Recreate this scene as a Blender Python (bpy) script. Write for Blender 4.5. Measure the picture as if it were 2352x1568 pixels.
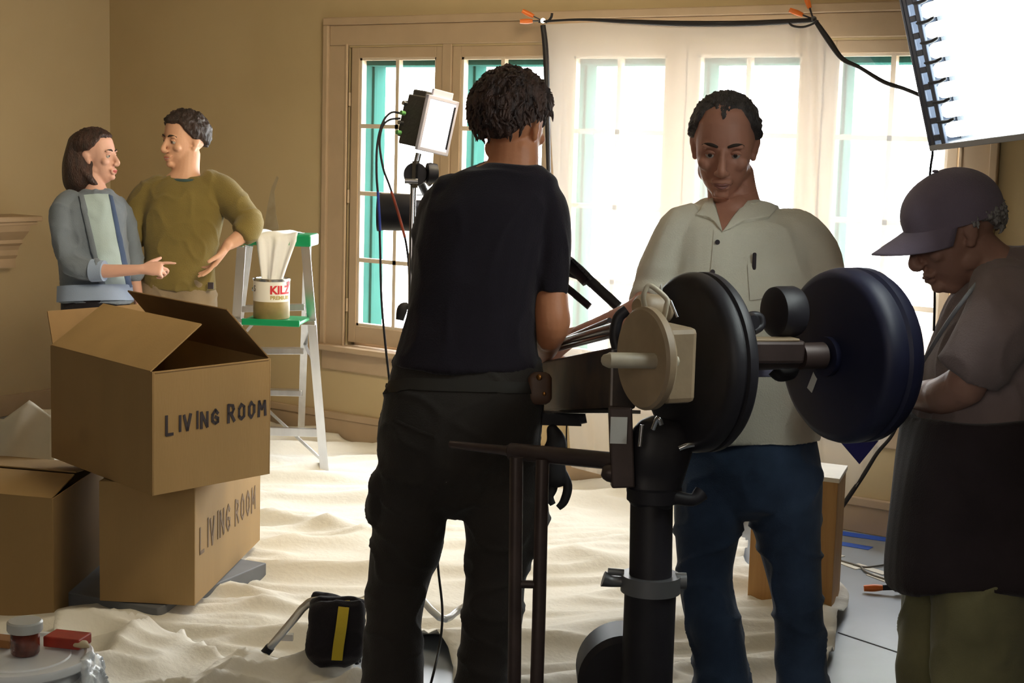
import bpy, bmesh, math, random
import numpy as np
from mathutils import Vector, Matrix, noise
for o in list(bpy.data.objects): bpy.data.objects.remove(o)
SC = bpy.context.scene; COL = SC.collection
random.seed(7)
# ------------------------------------------------------------------ camera
FPX = 3600.; HC = 1.65; AZ = math.radians(35.3); PIT = math.radians(7.34); ROL = math.radians(1.58)
cf = Vector((-math.sin(AZ)*math.cos(PIT), math.cos(AZ)*math.cos(PIT), -math.sin(PIT)))
r0 = Vector((math.cos(AZ), math.sin(AZ), 0)); u0 = r0.cross(cf)
cR = r0*math.cos(ROL) + u0*math.sin(ROL); cU = cR.cross(cf); cC = Vector((0, 0, HC))
cam = bpy.data.objects.new('camera', bpy.data.cameras.new('camera')); COL.objects.link(cam); SC.camera = cam
M = Matrix((cR, cU, -cf)).transposed().to_4x4(); M.translation = cC; cam.matrix_world = M
cam.data.sensor_width = 36; cam.data.lens = FPX*36/2352; cam.data.clip_start = .05; cam.data.clip_end = 200
# ------------------------------------------------------------------ world, daylight, exposure
W = bpy.data.worlds.new('World'); SC.world = W; W.use_nodes = True
W.node_tree.nodes['Background'].inputs[0].default_value = (.93, .97, 1, 1)
W.node_tree.nodes['Background'].inputs[1].default_value = 16.0
SC.view_settings.view_transform = 'Standard'; SC.view_settings.look = 'None'
SC.view_settings.gamma = 1; SC.view_settings.use_curve_mapping = False; SC.view_settings.exposure = 0.55
def area(name, loc, target, sx, sy, power, col=(1, 1, 1), portal=False, spread=180):
    l = bpy.data.lights.new(name, 'AREA'); l.shape = 'RECTANGLE'; l.size = sx; l.size_y = sy; l.energy = power; l.color = col
    l.cycles.is_portal = portal; l.spread = math.radians(spread)
    o = bpy.data.objects.new(name, l); COL.objects.link(o); o.location = loc
    o.rotation_euler = (Vector(target)-Vector(loc)).to_track_quat('-Z', 'Y').to_euler(); return o
area('window_daylight', (-3.93, 6.62, 1.34), (-3.93, 0, 1.34), 3.3, 1.5, 0, portal=True)
area('added_fill_light', (-.2, -1.8, 2.6), (-3.2, 4, 1.0), 2.5, 1.6, 26, (1, .88, .74))  # added fill behind the camera, brightens the foreground
area('added_soft_light', (-2.4, 3.9, 2.85), (-6.4, 5.4, 1.0), 1.0, 1.0, 40, (1, .84, .58), spread=120)  # added soft light above the frame, brightens the couple

# ------------------------------------------------------------------ pixel helpers: a pixel and a real distance give a point
def ray(u, v): return cf + cR*((u-1176)/FPX) + cU*((784-v)/FPX)
def P(u, v, d): return cC + ray(u, v)*d
def Z(u, v, z=0.): r = ray(u, v); return cC + r*((z-HC)/r.z)
def YW(u, v, y): r = ray(u, v); return cC + r*(y/r.y)
def XW(u, v, x): r = ray(u, v); return cC + r*(x/r.x)
def prj(p): q = Vector(p)-cC; d = q.dot(cf); return (1176+FPX*q.dot(cR)/d, 784-FPX*q.dot(cU)/d, d)
vf = Vector((-math.sin(AZ), math.cos(AZ), 0)); vr = Vector((math.cos(AZ), math.sin(AZ), 0)); UP = Vector((0, 0, 1))

# ------------------------------------------------------------------ materials
MATS = {}
def mat(name, col, rough=.7, metal=0, bump=0, bscale=60, var=0, vscale=8, col2=None, aniso=None, spec=.5, emit=None, est=0, sheen=0, coat=0, distort=0):
    if name in MATS: return MATS[name]
    m = bpy.data.materials.new(name); m.use_nodes = True; nt = m.node_tree; b = nt.nodes['Principled BSDF']
    b.inputs['Base Color'].default_value = (*col, 1); b.inputs['Roughness'].default_value = rough
    b.inputs['Metallic'].default_value = metal; b.inputs['Specular IOR Level'].default_value = spec
    b.inputs['Sheen Weight'].default_value = sheen; b.inputs['Coat Weight'].default_value = coat
    if emit: b.inputs['Emission Color'].default_value = (*emit, 1); b.inputs['Emission Strength'].default_value = est
    tc = nt.nodes.new('ShaderNodeTexCoord'); mp = nt.nodes.new('ShaderNodeMapping'); nt.links.new(tc.outputs['Object'], mp.inputs[0])
    if aniso: mp.inputs['Scale'].default_value = aniso
    if var or col2:
        n = nt.nodes.new('ShaderNodeTexNoise'); n.inputs['Scale'].default_value = vscale; n.inputs['Detail'].default_value = 5
        n.inputs['Distortion'].default_value = distort
        nt.links.new(mp.outputs[0], n.inputs[0]); mx = nt.nodes.new('ShaderNodeMix'); mx.data_type = 'RGBA'
        c2 = col2 if col2 else tuple(max(0, c*(1-var)) for c in col)
        mx.inputs['A'].default_value = (*col, 1); mx.inputs['B'].default_value = (*c2, 1)
        rp = nt.nodes.new('ShaderNodeMapRange'); rp.inputs[1].default_value = .35; rp.inputs[2].default_value = .65
        nt.links.new(n.outputs[0], rp.inputs[0]); nt.links.new(rp.outputs[0], mx.inputs['Factor']); nt.links.new(mx.outputs['Result'], b.inputs['Base Color'])
    if bump:
        n2 = nt.nodes.new('ShaderNodeTexNoise'); n2.inputs['Scale'].default_value = bscale; n2.inputs['Detail'].default_value = 4
        nt.links.new(mp.outputs[0], n2.inputs[0]); bp = nt.nodes.new('ShaderNodeBump'); bp.inputs['Strength'].default_value = bump; bp.inputs['Distance'].default_value = .01
        nt.links.new(n2.outputs[0], bp.inputs['Height']); nt.links.new(bp.outputs[0], b.inputs['Normal'])
    MATS[name] = m; return m
WALL = mat('wall paint', (.50, .385, .215), .85, bump=.08, bscale=25, col2=(.46, .35, .19), vscale=1.5)
TRIM = mat('trim paint', (.46, .335, .215), .55, bump=.04, bscale=30, var=.06)
SASHM = mat('sash paint', (.62, .52, .40), .5)
CEIL = mat('ceiling paint', (.5, .44, .33), .9)
TEAL = mat('teal exterior paint', (.032, .105, .090), 1.0, spec=0.0, var=.2, aniso=(30, 1, 1), vscale=3)
FLOOR = mat('painted grey floor', (.33, .37, .42), .35, var=.12, vscale=3, bump=.03, bscale=20)
CANVAS = mat('canvas drop cloth', (.82, .79, .71), .9, bump=.25, bscale=45, var=.06, vscale=3)
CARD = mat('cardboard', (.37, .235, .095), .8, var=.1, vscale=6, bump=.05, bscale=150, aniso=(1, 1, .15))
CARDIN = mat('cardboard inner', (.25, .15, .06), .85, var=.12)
MARK = mat('black marker', (.035, .025, .03), .7)
MARKF = mat('faint marker', (.19, .125, .075), .8)
ALU = mat('aluminium', (.72, .73, .76), .28, 1, var=.12, aniso=(1, 1, .1), vscale=20)
GREENP = mat('green plastic', (.0, .27, .10), .4)
STEEL = mat('chrome steel', (.5, .5, .52), .22, 1)
BLKM = mat('black painted metal', (.018, .016, .021), .5, 0, var=.3, vscale=10, spec=.4)
BLKR = mat('black rubber', (.018, .016, .018), .7)
NAVY = mat('dark navy enamel', (.012, .014, .045), .5, 0, var=.3, vscale=5, spec=.45)
BROWNM = mat('worn dark metal', (.075, .05, .045), .42, .3, var=.35, vscale=12)
TANM = mat('worn tan enamel', (.36, .26, .16), .5, var=.25, vscale=9, bump=.05)
CREAM = mat('worn cream metal', (.55, .48, .36), .4, var=.2, vscale=20)
WHITE = mat('white plastic', (.8, .8, .8), .4)
LABEL = mat('white paper', (.74, .74, .70), .8, var=.05)
NEWS = mat('packing paper', (.74, .69, .56), .9, var=.08, bump=.2, bscale=10)
GREYB = mat('grey painted wood', (.17, .18, .20), .6, var=.15)
WOOD = mat('pine board', (.50, .27, .085), .55, col2=(.40, .20, .06), vscale=7, aniso=(6, 6, .6), distort=.5)
WOODT = mat('lit wood top', (.8, .72, .58), .6, var=.1)  # pale tone paints the light falling on the crate top
BLUET = mat('blue masking tape', (.03, .12, .62), .6)
ORANGE = mat('orange vinyl', (.75, .17, .02), .45)
YEL = mat('yellow webbing', (.55, .42, .02), .7)
CORD = mat('black cord', (.012, .010, .012), .6)
CABBLUE = mat('blue cable', (.02, .05, .35), .5); CABRED = mat('red cable', (.38, .06, .02), .5)
def skin(n, c): return mat(n, c, .5, var=.12, vscale=9, bump=.06, bscale=120, spec=.4)
SK1 = skin('skin tanned', (.62, .25, .12)); SK2 = skin('skin ruddy', (.46, .21, .14)); SK3 = skin('skin old', (.46, .26, .20))
SK4 = skin('skin fair', (.66, .37, .24)); SK5 = skin('skin light', (.72, .42, .33))
LIPM = mat('lips', (.42, .13, .10), .45); LIP2 = mat('lips woman', (.50, .12, .11), .4); BROWM = mat('eyebrow', (.03, .018, .012), .8)
EYEW = mat('eye white', (.42, .40, .37), .4); IRIS = mat('iris', (.02, .013, .01), .4); TEETH = mat('teeth', (.75, .72, .66), .3)
def hairm(n, c, c2): return mat(n, c, .5, col2=c2, vscale=14, aniso=(4, 4, 1), bump=.7, bscale=70)
HB = hairm('brown hair', (.075, .034, .022), (.020, .010, .009)); HG = hairm('greying dark hair', (.09, .075, .07), (.03, .025, .026))
HW = hairm('white hair', (.42, .42, .42), (.25, .24, .24)); HD = hairm('dark brown hair', (.035, .017, .012), (.015, .008, .006)); HF = hairm('woman hair', (.055, .022, .014), (.018, .008, .006))
def cloth(n, c, var=.12, b=.2, bs=260): return mat(n, c, .9, var=var, vscale=6, bump=b, bscale=bs, sheen=.15, spec=.2)
TEE = cloth('black cotton', (.016, .012, .018)); CARGO = cloth('dark cargo cotton', (.040, .034, .030), .3)
LINEN = cloth('cream linen', (.74, .70, .58), .06); DENIM = cloth('blue denim', (.055, .090, .165), .5); PLAID = cloth('grey brown shirt cotton', (.30, .235, .235), .25)
LOWERC = cloth('dark apron cotton', (.035, .025, .028), .3); KHAKI = cloth('khaki cotton', (.27, .25, .13), .3); CAPM = cloth('mauve grey cap', (.24, .20, .27), .12)
OLIVE = cloth('olive knit', (.200, .150, .045), .15, .4); TEALK = cloth('teal knit', (.05, .09, .09)); BEIGE = cloth('beige chino', (.30, .23, .15), .25)
CARDI = cloth('slate blue knit', (.20, .24, .30), .2, .3); CARDIL = cloth('light blue ribbing', (.33, .42, .60)); SKYT = cloth('pale blue cotton', (.44, .56, .60), .1); CARDN = cloth('inner blue knit', (.07, .11, .22))
BLKT = cloth('black trousers', (.016, .013, .018)); SHOE = mat('dark leather', (.03, .022, .018), .5, var=.2)
def glassm():
    m = bpy.data.materials.new('window glass'); m.use_nodes = True; nt = m.node_tree; nt.nodes.clear()
    o = nt.nodes.new('ShaderNodeOutputMaterial'); t = nt.nodes.new('ShaderNodeBsdfTransparent'); g = nt.nodes.new('ShaderNodeBsdfGlossy')
    g.inputs['Roughness'].default_value = .02; mx = nt.nodes.new('ShaderNodeMixShader'); mx.inputs[0].default_value = .06
    nt.links.new(t.outputs[0], mx.inputs[1]); nt.links.new(g.outputs[0], mx.inputs[2]); nt.links.new(mx.outputs[0], o.inputs[0]); return m
GLASS = glassm()
def scrimm(name, tr, tl, df, c=(.93, .93, .92)):
    m = bpy.data.materials.new(name); m.use_nodes = True; nt = m.node_tree; nt.nodes.clear()
    o = nt.nodes.new('ShaderNodeOutputMaterial'); t = nt.nodes.new('ShaderNodeBsdfTransparent'); a = nt.nodes.new('ShaderNodeBsdfTranslucent'); d = nt.nodes.new('ShaderNodeBsdfDiffuse')
    for x in (a, d): x.inputs[0].default_value = (*c, 1)
    m1 = nt.nodes.new('ShaderNodeMixShader'); m1.inputs[0].default_value = df/(df+tl); nt.links.new(a.outputs[0], m1.inputs[1]); nt.links.new(d.outputs[0], m1.inputs[2])
    m2 = nt.nodes.new('ShaderNodeMixShader'); m2.inputs[0].default_value = 1-tr; nt.links.new(t.outputs[0], m2.inputs[1]); nt.links.new(m1.outputs[0], m2.inputs[2])
    nt.links.new(m2.outputs[0], o.inputs[0]); return m
SCRIM = scrimm('diffusion silk', .50, .075, .425, (.86, .84, .82)); TISSUE = scrimm('white rag', .1, .3, .6, (.9, .9, .9)); CLEARP = scrimm('clear plastic', .75, .05, .2)

# ------------------------------------------------------------------ mesh builder (all coordinates are world metres)
def crom(pts, n):
    out = []
    for i in range(len(pts)-1):
        p0 = pts[max(i-1, 0)]; p1 = pts[i]; p2 = pts[i+1]; p3 = pts[min(i+2, len(pts)-1)]
        for k in range(n):
            t = k/n
            out.append(.5*((2*p1)+(-p0+p2)*t+(2*p0-5*p1+4*p2-p3)*t*t+(-p0+3*p1-3*p2+p3)*t**3))
    out.append(pts[-1]); return out
class MB:
    def __init__(s): s.v = []; s.f = []
    def add(s, vs, fs):
        b = len(s.v); s.v += [Vector(x) for x in vs]; s.f += [[b+i for i in f] for f in fs]; return s
    def box(s, c, sx, sy, sz, ax=None):
        ax = ax or (Vector((1, 0, 0)), Vector((0, 1, 0)), UP); c = Vector(c)
        vs = [c+ax[0]*(sx/2*i)+ax[1]*(sy/2*j)+ax[2]*(sz/2*k) for k in (-1, 1) for j in (-1, 1) for i in (-1, 1)]
        return s.add(vs, [(0, 2, 3, 1), (4, 5, 7, 6), (0, 1, 5, 4), (2, 6, 7, 3), (0, 4, 6, 2), (1, 3, 7, 5)])
    def bb(s, lo, hi): 
        lo = Vector(lo); hi = Vector(hi); d = hi-lo; return s.box((lo+hi)/2, *d)
    def beam(s, a, b, w, h, side=None):
        a = Vector(a); b = Vector(b); t = (b-a); L = t.length; t.normalize(); side = Vector(side) if side else (t.cross(UP) if abs(t.z) < .95 else Vector((1, 0, 0)))
        side = (side-t*side.dot(t)).normalized(); n = t.cross(side)
        return s.box((a+b)/2, w, h, L, (side, n, t))
    def rings(s, rg, closed_ends=True):
        n = len(rg[0]); b = len(s.v)
        for r in rg: s.v += r
        for i in range(len(rg)-1):
            for j in range(n): s.f.append([b+i*n+j, b+i*n+(j+1) % n, b+(i+1)*n+(j+1) % n, b+(i+1)*n+j])
        if closed_ends:
            s.f.append([b+j for j in range(n)][::-1]); s.f.append([b+(len(rg)-1)*n+j for j in range(n)])
        return s
    def loft(s, secs, n=20, sub=4, ref=None, rnd=True, power=2., flat=False):
        """secs: (centre, a, b) a across, b along the reference direction"""
        C_ = [Vector(x[0]) for x in secs]; A = [np.array(x[1:3], float) for x in secs]
        if sub > 1 and len(C_) > 2:
            C_ = crom(C_, sub); A = crom(A, sub)
        elif sub > 1:
            C_ = [C_[0].lerp(C_[1], i/sub) for i in range(sub+1)]; A = [A[0]+(A[1]-A[0])*i/sub for i in range(sub+1)]
        ref = Vector(ref) if ref else vf; rg = []; e1 = None
        N = len(C_); T = [(C_[min(i+1, N-1)]-C_[max(i-1, 0)]).normalized() for i in range(N)]
        items = list(zip(C_, A, T))
        if rnd:
            a0 = min(A[0]); a1 = min(A[-1])
            items = [(C_[0]-T[0]*a0*k, A[0]*q, T[0]) for k, q in ((.75, .5), (.45, .82))]+items+[(C_[-1]+T[-1]*a1*k, A[-1]*q, T[-1]) for k, q in ((.45, .82), (.75, .5))]
        for c, a, t in items:
            e2 = ref-t*ref.dot(t)
            if e2.length < .25: e2 = (UP-t*UP.dot(t))
            e2.normalize(); x = e2.cross(t).normalized()
            if e1 is not None and x.dot(e1) < 0: x = -x
            e1 = x; r = []
            if flat: x, e2 = vr, vf
            for j in range(n):
                th = 2*math.pi*j/n; cc = math.cos(th); ss = math.sin(th); p = 2./power
                r.append(c+x*(a[0]*math.copysign(abs(cc)**p, cc))+e2*(a[1]*math.copysign(abs(ss)**p, ss)))
            rg.append(r)
        return s.rings(rg)
    def tube(s, pts, r, n=10, sub=5, rnd=False):
        pts = [Vector(p) for p in pts]; rr = r if isinstance(r, (list, tuple)) else [r]*len(pts)
        if len(pts) > 2 and sub > 1: rs = crom([float(x) for x in rr], sub); pts = crom(pts, sub)
        else: rs = rr
        N = len(pts); rg = []; e = None
        for i in range(N):
            t = (pts[min(i+1, N-1)]-pts[max(i-1, 0)]).normalized()
            if e is None: e = t.orthogonal().normalized()
            else:
                e = (e-t*e.dot(t)); e = e.normalized() if e.length > 1e-6 else t.orthogonal().normalized()
            f = t.cross(e); rg.append([pts[i]+(e*math.cos(2*math.pi*j/n)+f*math.sin(2*math.pi*j/n))*max(rs[i], 1e-5) for j in range(n)])
        return s.rings(rg)
    def cyl(s, a, b, r, r2=None, n=32):
        return s.tube([a, b], [r, r if r2 is None else r2], n=n, sub=1)
    def lathe(s, c, axis, prof, n=48):
        """prof: (radius, offset along axis)"""
        c = Vector(c); t = Vector(axis).normalized(); e = t.orthogonal().normalized(); f = t.cross(e)
        return s.rings([[c+t*h+(e*math.cos(2*math.pi*j/n)+f*math.sin(2*math.pi*j/n))*max(r, 1e-4) for j in range(n)] for r, h in prof])
    def ell(s, c, rx, ry, rz, ax=None, n=20, m=12):
        ax = ax or (Vector((1, 0, 0)), Vector((0, 1, 0)), UP); c = Vector(c); rg = []
        for i in range(m+1):
            ph = -math.pi/2+math.pi*min(max(i/m, .02), .98)
            rg.append([c+ax[0]*(rx*math.cos(ph)*math.cos(2*math.pi*j/n))+ax[1]*(ry*math.cos(ph)*math.sin(2*math.pi*j/n))+ax[2]*(rz*math.sin(ph)) for j in range(n)])
        return s.rings(rg)
    def poly(s, pts, th, nrm):
        pts = [Vector(p) for p in pts]; nrm = Vector(nrm).normalized(); n = len(pts)
        return s.rings([[p-nrm*th/2 for p in pts], [p+nrm*th/2 for p in pts]])
    def build(s, name, m, parent=None, smooth=True, bevel=0, subd=0, vox=0, vsm=3, wr=None, angle=40, origin=None):
        off = Vector((0, 0, 0)); q = parent
        if parent is not None:
            while q is not None: off += q.location; q = q.parent
        elif origin is not None: off = Vector(origin)
        me = bpy.data.meshes.new(name); me.from_pydata([v-off for v in s.v], [], s.f); me.validate()
        bm = bmesh.new(); bm.from_mesh(me); bmesh.ops.recalc_face_normals(bm, faces=bm.faces); bm.to_mesh(me); bm.free()
        o = bpy.data.objects.new(name, me); COL.objects.link(o)
        if vox:
            r = o.modifiers.new('r', 'REMESH'); r.mode = 'VOXEL'; r.voxel_size = vox
            if vsm: q = o.modifiers.new('s', 'SMOOTH'); q.factor = .5; q.iterations = vsm
            dg = bpy.context.evaluated_depsgraph_get(); me2 = bpy.data.meshes.new_from_object(o.evaluated_get(dg)); o.modifiers.clear()
            o.data = me2; bpy.data.meshes.remove(me); me = me2; me.name = name
        if wr: wrinkle(me, off, wr)
        if bevel:
            b = o.modifiers.new('bevel', 'BEVEL'); b.width = bevel; b.segments = 2; b.limit_method = 'ANGLE'; b.angle_limit = math.radians(35)
        if subd: sb = o.modifiers.new('subsurf', 'SUBSURF'); sb.levels = subd; sb.render_levels = subd
        me.materials.clear(); me.materials.append(m)
        me.polygons.foreach_set('use_smooth', [bool(smooth)]*len(me.polygons))
        if smooth and not vox:
            try: me.set_sharp_from_angle(angle=math.radians(angle))
            except Exception: pass
        if parent is not None: o.parent = parent
        else: o.location = off
        return o
def wrinkle(me, off, wr):
    """wr: list of (amplitude, frequency vector, seed, ridge)"""
    n = len(me.vertices); co = np.empty(n*3); me.vertices.foreach_get('co', co); co = co.reshape(-1, 3)
    no = np.empty(n*3); me.vertices.foreach_get('normal', no); no = no.reshape(-1, 3); out = co.copy()
    for amp, fr, seed, ridge in wr:
        w = co+np.array(off)
        ux = w@np.array(vr)*fr[0]; uy = w@np.array(vf)*fr[1]; uz = w[:, 2]*fr[2]
        for i in range(n):
            k = noise.noise(Vector((ux[i]+seed*7.3, uy[i]+seed*1.7, uz[i])))
            if ridge: k = max(0., 1-abs(k)*4.2)**1.5*.6
            out[i] += no[i]*k*amp
    me.vertices.foreach_set('co', out.ravel()); me.update()
def props(o, label, cat, group=None, kind=None):
    if label: o['label'] = label
    if cat: o['category'] = cat
    if group: o['group'] = group
    if kind: o['kind'] = kind
    return o
def thing(name, label, cat, loc, group=None):
    o = bpy.data.objects.new(name, None); COL.objects.link(o); o.location = Vector(loc); o.empty_display_size = .05
    return props(o, label, cat, group)
def struct(o): o['kind'] = 'structure'; return o

# ================================================================== the room
YB = 6.326; XL = -7.476; XR = 3.2; YF = -4.5; HT = 2.95
S0 = -5.567; SP = .672; SWD = .61; SZ0 = .545; SZ1 = 2.107; OX1 = S0+SP*4+SWD
m = MB(); m.bb((XL-.3, YF, -.1), (XR, YB+.3, 0)); struct(m.build('floor', FLOOR, smooth=False))
m = MB(); m.bb((XL-.3, YF, HT), (XR, YB+.3, HT+.1)); struct(m.build('ceiling', CEIL, smooth=False))
m = MB(); m.bb((XL-.2, YF, 0), (XL, YB+.3, HT)); struct(m.build('wall_left', mat('left wall paint', (.50, .40, .25), .85, bump=.08, bscale=25, col2=(.46, .36, .22), vscale=1.2), smooth=False))
m = MB(); m.bb((XR, YF, 0), (XR+.2, YB+.3, HT)); DARKW = mat('low bounce dark paint', (.28, .25, .22), .9); struct(m.build('wall_right', DARKW, smooth=False))  # unseen walls, colour darkened to cut the bounce fill
m = MB(); m.bb((XL-.2, YF-.2, 0), (XR+.2, YF, HT)); struct(m.build('wall_front', DARKW, smooth=False))
m = MB(); m.bb((XL, YB, 0), (S0-.02, YB+.25, HT)); m.bb((OX1+.02, YB, 0), (XR, YB+.25, HT)); m.bb((S0-.02, YB, 0), (OX1+.02, YB+.25, SZ0-.03)); m.bb((S0-.02, YB, SZ1), (OX1+.02, YB+.25, HT))
wb = struct(m.build('wall_back', WALL, smooth=False))
for nm, pts in (('paint_patch', [(607, 520), (615, 470), (624, 430), (636, 404), (640, 408), (630, 440), (634, 490), (640, 520), (640, 560), (606, 560)]), ):
    m = MB(); m.poly([YW(u, v, YB-.001) for u, v in pts], .002, (0, 1, 0)); m.build(nm, mat('patch paint', (.44, .37, .25), .9, col2=(.36, .29, .18), vscale=9), wb, smooth=False)
# baseboards
m = MB(); m.bb((XL, YB-.02, 0), (XR, YB, .135)); m.bb((XL, YB-.028, .118), (XR, YB, .155)); struct(m.build('baseboard_back', TRIM, smooth=False, bevel=.004))
m = MB(); m.bb((XL, 5.40, 0), (XL+.02, YB-.03, .12)); struct(m.build('baseboard_left', TRIM, smooth=False, bevel=.004))
# window band
for i in range(5):
    x0 = S0+SP*i; x1 = x0+SWD; gx0 = x0+.052; gx1 = x1-.045; gz0 = SZ0+.092; gz1 = SZ1-.055
    m = MB(); y0 = YB+.004; y1 = YB+.044
    m.bb((x0, y0, SZ0), (gx0, y1, SZ1)); m.bb((gx1, y0, SZ0), (x1, y1, SZ1)); m.bb((gx0, y0, SZ0), (gx1, y1, gz0)); m.bb((gx0, y0, gz1), (gx1, y1, SZ1))
    win = struct(m.build('window_%d' % (i+1), TRIM, smooth=False, bevel=.003, origin=(x0, y0, SZ0)))
    m = MB(); xc = (gx0+gx1)/2
    m.bb((gx0, y0+.008, gz0), (gx0+.014, y1+.004, gz1)); m.bb((gx1-.012, y0+.008, gz0), (gx1, y1+.004, gz1)); m.bb((gx0, y0+.008, gz0), (gx1, y1+.004, gz0+.014)); m.bb((gx0, y0+.008, gz1-.012), (gx1, y1+.004, gz1))
    m.bb((xc-.011, y0+.006, gz0), (xc+.011, y1-.004, gz1))
    for k in (1, 2, 3):
        zz = gz0+(gz1-gz0)*k/4; m.bb((gx0, y0+.006, zz-.011), (gx1, y1-.004, zz+.011))
    m.build('muntin', SASHM, win, smooth=False)
    m = MB(); m.bb((gx0, y0+.022, gz0), (gx1, y0+.024, gz1)); m.build('pane', GLASS, win, smooth=False)
    m = MB()
    for zz in (SZ0+.2, SZ1-.27, (SZ0+SZ1)/2): m.cyl((x0-.004, YB-.004, zz-.035), (x0-.004, YB-.004, zz+.035), .007, n=10)
    m.build('hinge', TRIM, win)
    m = MB(); lx = gx0-.012   # exterior frame with teal paint
    m.bb((lx-.06, YB+.05, SZ0), (lx, YB+.13, SZ1)); m.bb((lx-.06, YB+.13, SZ0), (lx+.012, YB+.16, SZ1)); m.bb((lx-.06, YB+.16, SZ0), (lx+.004, YB+.235, SZ1)); m.bb((lx-.06, YB+.05, gz1-.038), (x1+.03, YB+.235, SZ1))
    struct(m.build('trim_%d' % (i+1), TEAL, smooth=False, bevel=.004))
m = MB()   # mullions between the sashes
for i in range(4): m.bb((S0+SP*i+SWD+.002, YB-.006, SZ0), (S0+SP*(i+1)-.002, YB+.25, SZ1+.02))
struct(m.build('trim_6', TRIM, smooth=False, bevel=.004))
m = MB(); CO = .165   # casing
for sx, xe in ((-1, S0-.012), (1, OX1+.012)):
    a, b = sorted((xe, xe+sx*CO)); m.bb((a, YB-.014, .52), (b, YB, SZ1+.01)); a, b = sorted((xe+sx*(CO-.035), xe+sx*CO)); m.bb((a, YB-.030, .52), (b, YB, SZ1+.115))
    a, b = sorted((xe+sx*.0, xe+sx*.016)); m.bb((a, YB-.02, .52), (b, YB, SZ1+.02))
m.bb((S0-.14, YB-.0145, SZ1+.01), (OX1+.14, YB, SZ1+.115)); m.bb((S0-.178, YB-.030, SZ1+.115), (OX1+.178, YB, SZ1+.155))
struct(m.build('trim_7', TRIM, smooth=False, bevel=.005))
m = MB(); m.bb((S0-.23, YB-.075, .495), (OX1+.23, YB+.06, .525)); m.bb((S0-.17, YB-.02, .385), (OX1+.17, YB, .495)); m.bb((S0, YB+.05, .5), (OX1, YB+.25, SZ0))
struct(m.build('trim_8', TRIM, smooth=False, bevel=.006))
# outside: paved terrace and a leafy tree
m = MB(); m.bb((-30, YB+.3, -.25), (14, 40, -.15)); struct(m.build('terrace_ground', mat('pale paving', (.75, .75, .72), .8, var=.1), smooth=False))
t = thing('tree', 'green leafy tree outside behind the upper panes of the right hand window', 'tree', (-4.6, 12.5, -.15))
m = MB(); m.tube([(-4.6, 12.5, -.15), (-4.55, 12.5, 1.4), (-4.5, 12.4, 3.)], [.12, .1, .06]); m.build('trunk', mat('bark', (.12, .09, .06), .9), t)
m = MB()
for k in range(1500):
    c = Vector((-4.5+random.gauss(0, .75), 12.4+random.gauss(0, .6), 2.75+abs(random.gauss(0, .5)))); a = Vector([random.gauss(0, 1) for _ in range(3)]).normalized(); b = a.orthogonal().normalized(); s = .07
    m.add([c-a*s, c+b*s*.45, c+a*s, c-b*s*.45], [(0, 1, 2, 3)])
m.build('leaves', mat('leaf', (.10, .24, .05), .6, var=.4), t, smooth=False)
# fireplace mantel at the left wall
ey = XW(60, 700, XL+.1).y
t = thing('fireplace_mantel', 'beige stone fireplace mantel with stepped moulding at left edge of photo', 'mantel', (XL+.1, 4.9, 0))
sy = 5.62
m = MB(); m.bb((XL+.001, 4.0, 1.125), (XL+.27, sy, 1.155)); m.bb((XL+.001, 4.0, 1.105), (XL+.25, sy-.02, 1.125)); m.build('shelf', TRIM, t, smooth=False, bevel=.006)
m = MB(); prof = [(.24, 1.105), (.225, 1.07), (.19, 1.04), (.165, 1.02), (.165, 1.0), (.14, .985), (.125, .96), (.12, .93), (.10, .91), (.10, .86), (.0, .86), (.0, 1.105)]
def extr(mb, prof, y0, y1, x0): mb.rings([[Vector((x0+a, y0, z)) for a, z in prof], [Vector((x0+a, y1, z)) for a, z in prof]])
extr(m, prof, 4.0, sy-.06, XL+.001); m.build('moulding', TRIM, t, smooth=False)
m = MB(); m.bb((XL+.001, 5.12, 0), (XL+.085, 5.42, .87)); m.bb((XL+.001, 5.1, 0), (XL+.11, 5.44, .14)); m.build('pilaster', TRIM, t, smooth=False, bevel=.006)

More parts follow.
